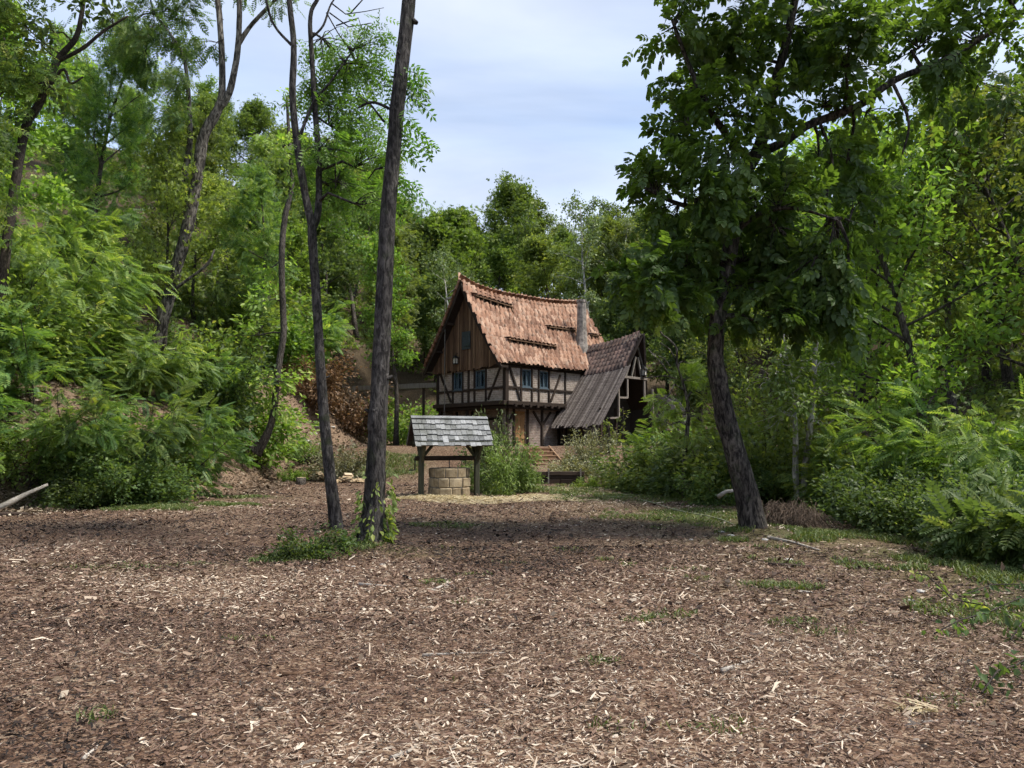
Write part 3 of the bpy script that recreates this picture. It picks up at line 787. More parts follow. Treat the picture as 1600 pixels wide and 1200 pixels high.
# ridge caps, stepping over the sagging ridge
cap = MB()
V = []; F = []
for y in (0, .36):
    for k in range(6):
        t = math.pi * k / 5; rr = .11 + (.015 if y else 0)
        V.append((y, -math.cos(t) * rr * 1.0, math.sin(t) * rr * .7 - .05))
for k in range(5): F.append((k, k + 1, 7 + k, 6 + k))
CAP = MB().add(V, F).mesh('ridge_tile', M['tile'], True)
a = -.74
while a < 9.4:
    p = Vector((a, W / 2, ridge_z(a) + .045)); q = Vector((a + .3, W / 2, ridge_z(a + .3) + .045))
    x = (q - p).normalized(); y = Vector((0, 1, 0)); z = x.cross(y)
    link('ridge_tile', CAP, house, matrix=frame_matrix(p, x, y, z)); a += .3
# low roof vents
for (a0, a1, sv) in VENTS:
    am = (a0 + a1) / 2
    v = empty('roof_vent', (0, 0, 0)); v.parent = house
    mb = MB()
    n = max(2, int((a1 - a0) / .55) + 1)
    x, y, z = roof_frame(am, sv)
    hgt = .36
    top = [roof_pt(a0, sv) + Vector((0, 0, hgt)), roof_pt(a1, sv) + Vector((0, 0, hgt))]
    for k in range(n):
        a = a0 + .03 + (a1 - a0 - .06) * k / (n - 1)
        p = roof_pt(a, sv)
        MB().beam(p + Vector((0, 0, -.05)), p + Vector((0, -.01, hgt)), .085, .085, (1, 0, 0)).build('post', M['plank'], v)
    sb = sv - .085
    q0, q1 = roof_pt(a0, sb), roof_pt(a1, sb)
    ov = Vector((0, -.05, .0)); ex = Vector((.08, 0, 0))
    t0, t1 = top[0] + ov - ex, top[1] + ov + ex
    c0, c1 = q0 + Vector((0, .05, .10)) - ex, q1 + Vector((0, .05, .10)) + ex
    d = Vector((0, 0, -.035))
    MB().add([t0, t1, c1, c0, t0 + d, t1 + d, c1 + d, c0 + d], [(0, 1, 2, 3), (4, 7, 6, 5), (0, 4, 5, 1), (1, 5, 6, 2), (2, 6, 7, 3), (3, 7, 4, 0)]).build('lid', M['tile'], v)
    nt_ = int((a1 - a0 + .16) / .33) + 1
    for k in range(nt_):
        u = (k + .5) / nt_
        p = (c0.lerp(c1, u)); e = (t0.lerp(t1, u)); yy = (e - p); ln = yy.length; yy.normalize()
        xx = (c1 - c0).normalized(); zz = xx.cross(yy); 
        if zz.z < 0: zz = -zz
        m = frame_matrix(p + zz * .02, xx, yy, zz) @ Matrix.Diagonal((1, (ln + .04) / .46, .7, 1))
        link('roof_tile', TILE, v, matrix=m)
    MB().beam(top[0] + Vector((0, -.06, -.03)), top[1] + Vector((0, -.06, -.03)), .04, .05).build('rail', M['plank'], v)
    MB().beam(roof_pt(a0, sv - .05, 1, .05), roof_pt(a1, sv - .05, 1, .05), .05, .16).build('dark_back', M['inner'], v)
# chimney
ch = empty('chimney', (0, 0, 0)); ch.parent = house
ca, cb = 7.22, .92
V = []; F = []; prof = [(6.55, .54), (7.0, .47), (7.4, .36), (7.9, .315), (8.6, .285), (9.3, .275), (9.95, .27)]
n = 10
for (z, r_) in prof:
    for k in range(n):
        t = 2 * math.pi * k / n + .3; rr = r_ * rh.uniform(.9, 1.08)
        V.append((ca + math.cos(t) * rr, cb + math.sin(t) * rr, z + rh.uniform(-.03, .03)))
for i in range(len(prof) - 1):
    for k in range(n): F.append((i * n + k, i * n + (k + 1) % n, (i + 1) * n + (k + 1) % n, (i + 1) * n + k))
MB().add(V, F).build('stack', M['chimney'], ch)
mb = MB()
for k in range(9):
    t = 2 * math.pi * k / 9; t2 = 2 * math.pi * (k + .86) / 9
    mb.beam((ca + math.cos(t) * .24, cb + math.sin(t) * .24, 9.97), (ca + math.cos(t2) * .24, cb + math.sin(t2) * .24, 9.97 + rh.uniform(-.02, .02)), .12, .16)
mb.build('rim', M['chimney'], ch)

# ------------------------------------------------------------------ plank annex with the steep roof (part of the cottage)
AR = 7.3
def an_ridge(b): return float(np.interp(-b, [-2, -1.43, .96, 2.52, 3.45], [6.85, 6.87, 7.03, 7.28, 7.56]))
def an_pt(b, s, side=-1, lift=0.):
    zr = an_ridge(b); ze = 2.42 if side < 0 else 2.9
    wd = 3.85 if side < 0 else 2.15
    f = s + (.10 if side < 0 else .2) * s * (1 - s)
    return Vector((AR + side * wd * s, b, zr - (zr - ze) * f + lift))
B0 = 1.35
def b_end(s, side): return -3.42 + (.22 * s if side < 0 else 1.25 * s)
for side in (-1, 1):
    V = []; F = []; nb, ns = 12, 10
    for lift in (0, -.07):
        for i in range(nb):
            for j in range(ns):
                s = j / (ns - 1)
                start = B0 * (1 - s) + (.05 if side < 0 else B0) * s
                b = start + (b_end(s, side) + .04 - start) * i / (nb - 1)
                V.append(an_pt(b, s, side, lift - .02))
    K = nb * ns
    for i in range(nb - 1):
        for j in range(ns - 1):
            q = (i * ns + j, i * ns + j + 1, (i + 1) * ns + j + 1, (i + 1) * ns + j); F += [q, tuple(K + x for x in q[::-1])]
    for j in range(ns - 1): F.append(((nb - 1) * ns + j, (nb - 1) * ns + j + 1, (nb - 1) * ns + j + 1 + K, (nb - 1) * ns + j + K))
    MB().add(V, F).build('annex_roof_deck', M['timber'], house)
# rows of dark tiles on the upper part
mats = []
S_T = .36
for r_ in range(7):
    s = r_ * S_T / 6.4
    c_ = 0
    b = B0 - .1
    while b > b_end(s, -1) + .08:
        p = an_pt(b, s); e = 1e-3
        x = (an_pt(b - e, s) - an_pt(b + e, s)).normalized(); y = (an_pt(b, s + e) - p).normalized(); z = x.cross(y)
        if z.z < 0: z = -z
        y = z.cross(x)
        # drop the ones that would lie inside the main roof
        sm = (W / 2 - p.y) / (W / 2 + .38)
        if not (sm < .98 and roof_pt(p.x, max(sm, 0)).z > p.z + .06):
            yaw = rh.gauss(0, .03); x2 = x * math.cos(yaw) + y * math.sin(yaw); y2 = y * math.cos(yaw) - x * math.sin(yaw)
            mats.append(frame_matrix(p + z * (.012 + rh.uniform(0, .02)) + y * rh.gauss(0, .015), x2, y2, z))
        b -= .27
DTILE2 = tile_mesh('annex_tile', M['darktile'], .285, .40, .035, .014, 7, .075)
for m in mats: link('annex_tile', DTILE2, house, matrix=m)
# long weathered strips below
b = .02; k = 0
while b > -3.30:
    w = rh.uniform(.098, .128)
    s0 = S_T - .015; s1 = 1.0 + rh.uniform(-.012, .035)
    be = b - w / 2
    V = []; n = 6
    fan = lambda s: be * (1 + 0.045 * (1 - s)) if be < 0 else be
    lift = .015 + .035 * (k % 2) + rh.uniform(0, .015); k += 1
    mb = MB()
    for i in range(n):
        s = s0 + (s1 - s0) * i / (n - 1)
        c = an_pt(fan(s), s, -1, lift)
        for dx, dz in ((-w * .44, -.022), (w * .44, -.022), (w * .44, .0), (-w * .44, .0)): V.append((c.x, c.y + dx, c.z + dz + .012))
    F = []
    for i in range(n - 1):
        for q in range(4): F.append((i * 4 + q, i * 4 + (q + 1) % 4, i * 4 + 4 + (q + 1) % 4, i * 4 + 4 + q))
    F += [(0, 1, 2, 3), ((n - 1) * 4 + 3, (n - 1) * 4 + 2, (n - 1) * 4 + 1, (n - 1) * 4)]
    me_p = MB().add(V, F)
    me_p.build('roof_strip', M['strip'], house)
    b -= w
# the far slope of the annex, narrow boards seen from the edge
for k in range(9):
    b = -.2 - k * .24
    if True:
        mb = MB(); V = []
        for i in range(4):
            s = i / 3; c = an_pt(b_end(s, 1) + .05 + k * .26, s, 1, .03)
            for dx, dz in ((-.12, -.02), (.12, -.02), (.12, .004), (-.12, .004)): V.append((c.x, c.y + dx, c.z + dz))
        F = []
        for i in range(3):
            for q in range(4): F.append((i * 4 + q, i * 4 + (q + 1) % 4, i * 4 + 4 + (q + 1) % 4, i * 4 + 4 + q))
        F += [(0, 1, 2, 3), (15, 14, 13, 12)]
        MB().add(V, F).build('roof_strip', M['strip'], house)
# ridge boards with the raised prow
for k in range(17):
    b = .9 - k * .255
    p = an_pt(b, 0, -1, .05)
    MB().beam((AR - .16, b, p.z - .16), (AR + .02, b, p.z + .06), .24, .025, (0, 1, 0)).build('ridge_board', M['darktile'] if k < 13 else M['strip'], house)
# gable frame of the annex, open and dark behind
BG = -2.75
def at_(a0, z0, a1, z1, w=.1, mat='timber', bb=BG): return MB().beam((a0, bb, z0), (a1, bb, z1), w, .1, (0, 1, 0)).build('timber', M[mat], house, bevel=.008)
at_(5.9, 5.12, 8.15, 5.12, .13, 'paleframe', -2.98)
at_(7.3, 5.2, 7.3, 7.2, .12); at_(6.3, 5.2, 7.15, 6.9, .1, 'greywood', -2.9); at_(8.2, 5.2, 7.45, 6.9, .1, 'greywood', -2.9)
at_(6.8, 5.2, 7.2, 6.3, .09, 'greywood', -2.92); at_(7.75, 5.2, 7.4, 6.3, .09, 'greywood', -2.92)
for (a0, z0, a1, z1) in [(6.35, 5.05, 6.35, 4.0), (6.35, 4.0, 5.6, 3.98), (7.95, 5.05, 7.95, 3.9), (7.95, 3.92, 8.7, 3.92), (5.55, 4.7, 5.55, 2.9), (5.55, 2.9, 4.75, 2.86), (8.75, 4.6, 8.75, 3.2)]:
    at_(a0, z0, a1, z1, .1, 'paleframe', -2.95)
for a in (4.2, 5.5, 9.2): at_(a, .9, a, 3.4 if a < 9 else 3.4, .16, 'timber', -2.8)
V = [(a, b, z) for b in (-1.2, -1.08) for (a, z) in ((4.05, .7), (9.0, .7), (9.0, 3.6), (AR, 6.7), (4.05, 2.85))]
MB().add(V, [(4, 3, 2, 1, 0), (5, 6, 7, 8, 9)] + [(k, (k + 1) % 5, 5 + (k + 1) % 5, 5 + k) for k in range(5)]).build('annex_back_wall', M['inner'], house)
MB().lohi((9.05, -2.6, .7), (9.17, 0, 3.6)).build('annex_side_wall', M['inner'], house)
for a in (4.0,):
    for b in (-.5, -1.7): MB().beam((a, b, .9), (a, b, 2.6), .15, .15).build('timber', M['timber'], house)

# ------------------------------------------------------------------ things on and by the cottage
def lantern(loc, rz, label, s=1.0):
    e = empty('lantern', loc, rz, s); tag(e, label, 'lantern', 'iron wall lanterns of the cottage')
    MB().lohi((-.13, -.13, 0), (.13, .13, .04)).build('base', M['iron'], e)
    for x in (-.11, .11):
        for y in (-.11, .11): MB().lohi((x - .014, y - .014, .04), (x + .014, y + .014, .36)).build('bar', M['iron'], e)
    MB().lohi((-.09, -.09, .042), (.09, .09, .355)).build('glass', M['lampglass'], e)
    mb = MB(); V = [(-.17, -.17, .36), (.17, -.17, .36), (.17, .17, .36), (-.17, .17, .36), (-.04, -.04, .52), (.04, -.04, .52), (.04, .04, .52), (-.04, .04, .52)]
    mb.add(V, [(3, 2, 1, 0), (4, 5, 6, 7), (0, 1, 5, 4), (1, 2, 6, 5), (2, 3, 7, 6), (3, 0, 4, 7)]).build('cap', M['iron'], e)
    MB().tube([(0, 0, .5), (0, 0, .62), (0, .2, .66)], .015, 6).build('hook', M['iron'], e)
    return e
p = HM @ Vector((-.36, 3.52, 5.82)); lantern(p, R(45 - 90), 'iron lantern hanging on the planked gable of the cottage', .9)
p = HM @ Vector((7.75, -3.1, 5.28)); lantern(p, R(45), 'iron lantern standing in the dark gable of the annex', 1.0)
hoist = empty('hoist_rope', HM @ Vector((-.62, 4.12, 3.0))); tag(hoist, 'long hoist rope hanging from a short beam under the gable peak', 'rope')
MB().tube([(0, 0, -.1), (.01, 0, 2.0), (0, .01, 4.2), (0, 0, 6.4)], .022, 6).build('rope', M['rope'], hoist)
d_ = Vector((math.cos(R(45)), math.sin(R(45)), 0)); n_ = Vector((-math.sin(R(45)), math.cos(R(45)), 0))
MB().beam(-n_ * .1 + Vector((0, 0, 6.42)), n_ * -.9 + Vector((0, 0, 6.46)), .1, .12).build('beam', M['greywood'], hoist)
# flume from the left corner to the bank
fl = empty('water_flume', (-6.2, 41.0, H(-6.2, 41.0))); tag(fl, 'wooden water trough on posts between the bank and the cottage', 'water trough')
A = Vector((-3.95, 40.05, 4.72)) - fl.location; Bq = Vector((-9.6, 43.4, 4.78)) - fl.location
dirn = (Bq - A).normalized(); side = Vector((-dirn.y, dirn.x, 0))
for k, off in enumerate((-.22, .22)): MB().beam(A + side * off + Vector((0, 0, .1)), Bq + side * off + Vector((0, 0, .1)), .05, .28).build('side_board', M['greywood'], fl)
MB().beam(A, Bq, .39, .05).build('bottom_board', M['greywood'], fl)
for t in (.2, .5, .8):
    c = A.lerp(Bq, t); gz = float(H(c.x + fl.location.x, c.y + fl.location.y)) - fl.location.z
    if c.z - gz > .4: MB().beam((c.x, c.y, gz - .3), (c.x, c.y, c.z - .03), .14, .14).build('post', M['timber'], fl)
# mill wheel
wc = HM @ Vector((10.75, -2.0, 2.75))
wh = empty('waterwheel', (wc.x, wc.y, .0)); tag(wh, 'dark wooden mill wheel with paddles beside the annex', 'water wheel')
wh.rotation_euler = (0, 0, R(45)); CZ = 2.75; RW = 1.72
for x in (-.42, .42):
    for k in range(16):
        t0, t1 = 2 * math.pi * k / 16, 2 * math.pi * (k + .97) / 16
        f = lambda t, r: (x, math.cos(t) * r, CZ + math.sin(t) * r)
        mb = MB(); V = []
        for xx in (x - .03, x + .03):
            for (t, r) in ((t0, RW - .26), (t1, RW - .26), (t1, RW), (t0, RW)): V.append((xx, math.cos(t) * r, CZ + math.sin(t) * r))
        mb.add(V, [(0, 3, 2, 1), (4, 5, 6, 7), (0, 1, 5, 4), (1, 2, 6, 5), (2, 3, 7, 6), (3, 0, 4, 7)]).build('rim_segment', M['greywood'], wh)
    for k in range(8):
        t = 2 * math.pi * k / 8 + .2
        MB().beam((x, math.cos(t) * .12, CZ + math.sin(t) * .12), (x, math.cos(t) * (RW - .27), CZ + math.sin(t) * (RW - .27)), .09, .06, (1, 0, 0)).build('spoke', M['paleframe'], wh)
for k in range(16):
    t = 2 * math.pi * k / 16
    MB().beam((-.38, math.cos(t) * (RW - .14), CZ + math.sin(t) * (RW - .14)), (.38, math.cos(t) * (RW - .14), CZ + math.sin(t) * (RW - .14)), .03, .27, (0, math.cos(t), math.sin(t))).build('paddle', M['greywood'], wh)
MB().tube([(-1.0, 0, CZ), (.7, 0, CZ)], .13, 10).build('axle', M['timber'], wh)
MB().beam((.62, 0, .4), (.62, 0, CZ + .1), .22, .22).build('post', M['timber'], wh)
# wooden steps up to the door
st = empty('wooden_steps', (1.72, 31.7, 0.62), R(20)); tag(st, 'short flight of new orange brown wooden steps below the cottage door', 'steps')
for k in range(5):
    MB().lohi((-.62, k * .36, k * .17), (.62, k * .36 + .36, k * .17 + .045)).build('tread', M['stepwood'], st, bevel=.006)
    MB().lohi((-.60, k * .36 + .02, k * .17 - .14), (.60, k * .36 + .045, k * .17 - .002)).build('riser', M['stepwood'], st)
for x in (-.66, .66): MB().beam((x, 0, -.1), (x, 1.8, .72), .05, .26).build('stringer', M['stepwood'], st)
# retaining wall of sleepers with stakes
rw = empty('sleeper_wall', (0.7, 27.6, H(.7, 27.6))); tag(rw, 'low retaining wall of dark stacked sleepers with stakes behind the well', 'retaining wall')
for k in range(4):
    xx = -2.55
    while xx < 2.1:
        ln = min(rh.uniform(1.3, 2.1), 2.1 - xx)
        MB().lohi((xx + .005, -.08 + rh.uniform(-.02, .02), -.16 + k * .15), (xx + ln - .005, .08, -.16 + k * .15 + .143)).build('sleeper', M['sleeper'], rw, bevel=.01)
        xx += ln
for xx in (-2.3, -1.3, -.3, .7, 1.95): MB().beam((xx, -.13, -.2), (xx + rh.uniform(-.03, .03), -.12, .55), .06, .05).build('stake', M['greywood'], rw)
# teal net
tp = HM @ Vector((6.2, -4.4, 1.28))
V = []; F = []; n = 9
for i in range(n):
    for j in range(6):
        u, v = i / (n - 1), j / 5
        V.append((u * 1.15 - .57, .25 * v + .05 * math.sin(u * 9 + v * 3), .55 - .42 * v - .22 * math.sin(u * math.pi) * (1 - v) + .06 * math.sin(u * 13 + v * 5)))
for i in range(n - 1):
    for j in range(5): F.append((i * 6 + j, i * 6 + j + 1, (i + 1) * 6 + j + 1, (i + 1) * 6 + j))
o = MB().add(V, F).build('net_sheet', M['tarp'], None, smooth=True); o.location = (tp.x, tp.y, float(H(tp.x, tp.y)) + .05)
o.modifiers.new('thick', 'SOLIDIFY').thickness = .01
tag(o, 'crumpled teal net sheet lying below the annex opening', 'net')

# ------------------------------------------------------------------ the well
WX, WY = -1.88, 21.45
WZ = float(H(WX, WY)) - .02
well = empty('roofed_well', (WX, WY, WZ), R(20)); tag(well, 'round tan stone well under a silver shingled roof on two posts', 'well')
rwn = random.Random(4)
for c_ in range(3):
    n = 10; z0 = c_ * .285; off = rwn.uniform(0, 1)
    angs = [2 * math.pi * (k + off + rwn.uniform(-.16, .16)) / n for k in range(n)]
    for k in range(n):
        t0 = angs[k] + .012; t1 = (angs[k + 1] if k < n - 1 else angs[0] + 2 * math.pi) - .012
        ro = .60 + rwn.uniform(-.02, .028); ri = .38; q = 4; V = []; F = []
        for i in range(q):
            t = t0 + (t1 - t0) * i / (q - 1)
            for (r_, z) in ((ro, z0 + .008), (ro + .004, z0 + .277), (ri, z0 + .277), (ri, z0 + .008)): V.append((math.cos(t) * r_, math.sin(t) * r_, z + (rwn.uniform(-.006, .006))))
        for i in range(q - 1):
            for s in range(4): F.append((i * 4 + s, i * 4 + (s + 1) % 4, i * 4 + 4 + (s + 1) % 4, i * 4 + 4 + s))
        F += [(3, 2, 1, 0), (q * 4 - 4, q * 4 - 3, q * 4 - 2, q * 4 - 1)]
        MB().add(V, F).build('stone', M['wellstone'], well, bevel=.022)
MB().tube([(0, 0, -.1), (0, 0, .2)], .42, 20).build('shaft_floor', M['inner'], well)
mb = MB(); n = 20; V = []; F = []
for z in (-.05, .84):
    for k in range(n):
        for r_ in (.385, .58): V.append((math.cos(2 * math.pi * k / n) * r_, math.sin(2 * math.pi * k / n) * r_, z))
for k in range(n):
    a, b = k * 2, ((k + 1) % n) * 2; T = n * 2
    F += [(a + 1, b + 1, T + b + 1, T + a + 1), (b, a, T + a, T + b), (T + a, T + a + 1, T + b + 1, T + b)]
mb.add(V, F).build('mortar_core', M['mortar'], well)
for s in (-1, 1):
    MB().beam((s * .86, 0, -.1), (s * .86, 0, 1.72), .15, .15).build('post', M['mosswood'], well, bevel=.015)
    for t in (-1, 1): MB().beam((s * .86, t * .06, 1.05), (s * .86, t * .5, 1.58), .08, .08).build('brace', M['mosswood'], well)
    MB().beam((s * .80, 0, 1.2), (s * .45, 0, 1.62), .08, .08).build('brace', M['mosswood'], well)
    for t in (-1, 1): MB().beam((s * .98, t * .60, 1.50), (s * .98, 0, 2.30), .09, .09).build('rafter', M['mosswood'], well)
    MB().beam((s * .98, -.5, 1.6), (s * .98, .5, 1.6), .09, .09).build('tie_beam', M['mosswood'], well)
    for t in (-1, 1): MB().beam((-1.1, t * .56, 1.60), (1.1, t * .56, 1.60), .09, .09).build('plate', M['mosswood'], well) if s == 1 else None
MB().tube([(-1.05, 0, 1.14), (.95, 0, 1.14)], .07, 10).build('windlass', M['timber'], well)
MB().tube([(-1.05, 0, 1.14), (-1.05, .0, .8), (-1.22, 0, .8)], .022, 6).build('crank', M['iron'], well)
MB().tube([(.02, .07, 1.14), (.02, .07, .2)], .014, 6).build('rope', M['rope'], well)
for x in (.38, .5): MB().tube([(x, .07, 1.1), (x + .02, .07, .93)], .012, 5).build('rope', M['rope'], well)
# gable infill boards
for s in (-1, 1):
    for k in range(6):
        y0 = -.48 + k * .16; yc = y0 + .08; zt = 2.24 - abs(yc) * 1.33
        if zt > 1.62: MB().lohi((s * .90 - .012, y0 + .003, 1.56), (s * .90 + .012, y0 + .157, zt)).build('gable_board', M['sleeper'], well)
SL = .98; ang = math.atan2(.80, .62)
for t in (-1, 1):
    MB().beam((-1.16, t * .34, 1.90), (1.16, t * .34, 1.90), .98, .03, (0, t * math.sin(ang), math.cos(ang))).build('roof_board', M['sleeper'], well)
    for r_ in range(5):
        xx = -1.19
        while xx < 1.17:
            w = min(rwn.uniform(.13, .21), 1.19 - xx)
            if w < .05: break
            s0 = r_ * .205; ln = .29 + rwn.uniform(-.02, .03)
            if t == -1 and r_ == 3 and -.42 < xx < -.24: ln += .1
            V = []
            for (u, zz) in ((0, .004), (ln, .052)):
                dist = s0 - .04 + u
                y = t * (math.cos(ang) * dist); z = 2.33 - math.sin(ang) * dist
                nx = Vector((0, t * math.sin(ang), math.cos(ang)))
                for xx2 in (xx + .004, xx + w - .004):
                    for th in (0, .02):
                        p = Vector((xx2, y, z)) + nx * (zz + th - .01 + (rwn.uniform(0, .006)))
                        V.append(p)
            F = [(0, 1, 3, 2), (4, 6, 7, 5), (0, 4, 5, 1), (2, 3, 7, 6), (1, 5, 7, 3), (0, 2, 6, 4)]
            MB().add(V, F).build('shingle', M['shingle'], well)
            xx += w
MB().beam((-1.19, -.03, 2.36), (1.19, -.03, 2.36), .14, .03, (0, -.5, .8)).build('ridge_board', M['shingle'], well)

# ------------------------------------------------------------------ leaves
def unit(v): return v / (np.linalg.norm(v, axis=-1, keepdims=True) + 1e-9)
def _leaf(w=.5, fold=.08, full=True):
    if full:
        V = np.array([(0, 0, 0), (w * .5, .34, fold), (w * .38, .7, fold * .8), (0, 1, -.05), (-w * .38, .7, fold * .8), (-w * .5, .34, fold)], float)
        Fq = np.array([(0, 1, 2, 3), (0, 3, 4, 5)])
    else:
        V = np.array([(0, 0, 0), (w * .5, .48, fold), (0, 1, -.04), (-w * .5, .48, fold)], float)
        Fq = np.array([(0, 1, 2, 3)])
    return V, Fq
def compound(parts):
    """parts : list of (leaf template, scale, rotation about z, tilt, offset)"""
    VV, FF, ids = [], [], []; n = 0
    for i, ((V, Fq), s, rz, tilt, off) in enumerate(parts):
        P = V * s
        cx, sx = math.cos(tilt), math.sin(tilt)
        P = np.stack([P[:, 0], P[:, 1] * cx - P[:, 2] * sx, P[:, 1] * sx + P[:, 2] * cx], 1)
        c, s_ = math.cos(rz), math.sin(rz)
        P = np.stack([P[:, 0] * c - P[:, 1] * s_, P[:, 0] * s_ + P[:, 1] * c, P[:, 2]], 1) + np.array(off)
        VV.append(P); FF.append(Fq + n); ids += [i] * len(P); n += len(P)
    return np.concatenate(VV), np.concatenate(FF), np.array(ids)
def simple_t(w=.55, full=False): V, Fq = _leaf(w, .1, full); return V, Fq, np.zeros(len(V), int)
def cluster_t(k=3, w=.55, seed=0):
    r = random.Random(seed)
    return compound([(_leaf(w, .1, False), r.uniform(.55, .75), r.uniform(-1.3, 1.3), r.uniform(-.6, .4), (r.uniform(-.15, .15), r.uniform(0, .45), r.uniform(-.1, .1))) for _ in range(k)])
def pinnate_t(pairs=7, lw=.42, ls=.28, droop=.22, full=False):
    L_ = _leaf(lw, .06, full); parts = []
    for i in range(pairs):
        t = .16 + .78 * i / (pairs - 1); s = ls * (1.0 - .45 * abs(t - .5) ** 1.3 * 1.6)
        z = -droop * t * t
        for sg in (-1, 1): parts.append((L_, s, sg * -1.25 + sg * .25 * t, -.25, (0, t, z)))
    parts.append((L_, ls * .85, 0, -.35, (0, .97, -droop * .95)))
    V, Fq, ids = compound(parts)
    # the thin stalk
    n = len(V); S = np.array([(-.008, 0, 0), (.008, 0, 0), (.006, 1, -droop), (-.006, 1, -droop)]) 
    return np.concatenate([V, S]), np.concatenate([Fq, np.array([(n, n + 1, n + 2, n + 3)])]), np.concatenate([ids, [len(parts)] * 4])
def walnut_t(seed=0):
    L_ = _leaf(.55, .06, True); r = random.Random(seed); parts = []
    for i, t in enumerate((.34, .58, .8)):
        for sg in (-1, 1): parts.append((L_, (.30, .38, .40)[i] * r.uniform(.9, 1.1), -sg * (1.05 - .2 * i), -.3 + r.uniform(-.15, .15), (0, t, -.15 * t * t)))
    parts.append((L_, .46, r.uniform(-.15, .15), -.45, (0, .86, -.13)))
    V, Fq, ids = compound(parts); n = len(V)
    S = np.array([(-.01, 0, 0), (.01, 0, 0), (.007, .9, -.13), (-.007, .9, -.13)])
    return np.concatenate([V, S]), np.concatenate([Fq, np.array([(n, n + 1, n + 2, n + 3)])]), np.concatenate([ids, [7] * 4])
T = {'simple': simple_t(), 'leaf': simple_t(.5, True), 'narrow': simple_t(.22), 'cluster': cluster_t(3), 'cluster4': cluster_t(4, .5, 3),
     'pin5': pinnate_t(5, .5, .34), 'pin8': pinnate_t(8, .46, .27), 'pin9': pinnate_t(9, .5, .24, .3, True), 'ash': pinnate_t(4, .36, .42, .3), 'walnut': walnut_t(1)}
def leaf_arrays(rng, P, D, Nn, size, tmpl, tone, jit=.12):
    V, Fq, ids = T[tmpl]
    n = len(P); k = len(V)
    Y = unit(D); X = unit(np.cross(Y, Nn)); Z = np.cross(X, Y)
    W_ = P[:, None] + size[:, None, None] * (V[None, :, 0, None] * X[:, None] + V[None, :, 1, None] * Y[:, None] + V[None, :, 2, None] * Z[:, None])
    F_ = (Fq[None] + (np.arange(n) * k)[:, None, None]).reshape(-1, 4)
    nl = ids.max() + 1
    tn = np.clip(tone[:, None] + rng.normal(0, jit, (n, nl))[:, ids], 0, 1)
    return W_.reshape(-1, 3), F_, tn.ravel()
def join_leaves(name, parts, mat):
    VV, FF, TT = [], [], []; n = 0
    for (V, Fq, t) in parts:
        VV.append(V); FF.append(Fq + n); TT.append(t); n += len(V)
    return mesh_np(name, np.concatenate(VV), np.concatenate(FF), mat, np.concatenate(TT))
def leaf_dirs(rng, n, out, droop=.25, up=.6, spread=1.0):
    """leaf directions around the outward vectors 'out', normals mostly up"""
    D = unit(out + rng.normal(0, spread, (n, 3)) + np.array([0, 0, -droop]))
    Nn = unit(rng.normal(0, .55, (n, 3)) + np.array([0, 0, up]))
    return D, Nn

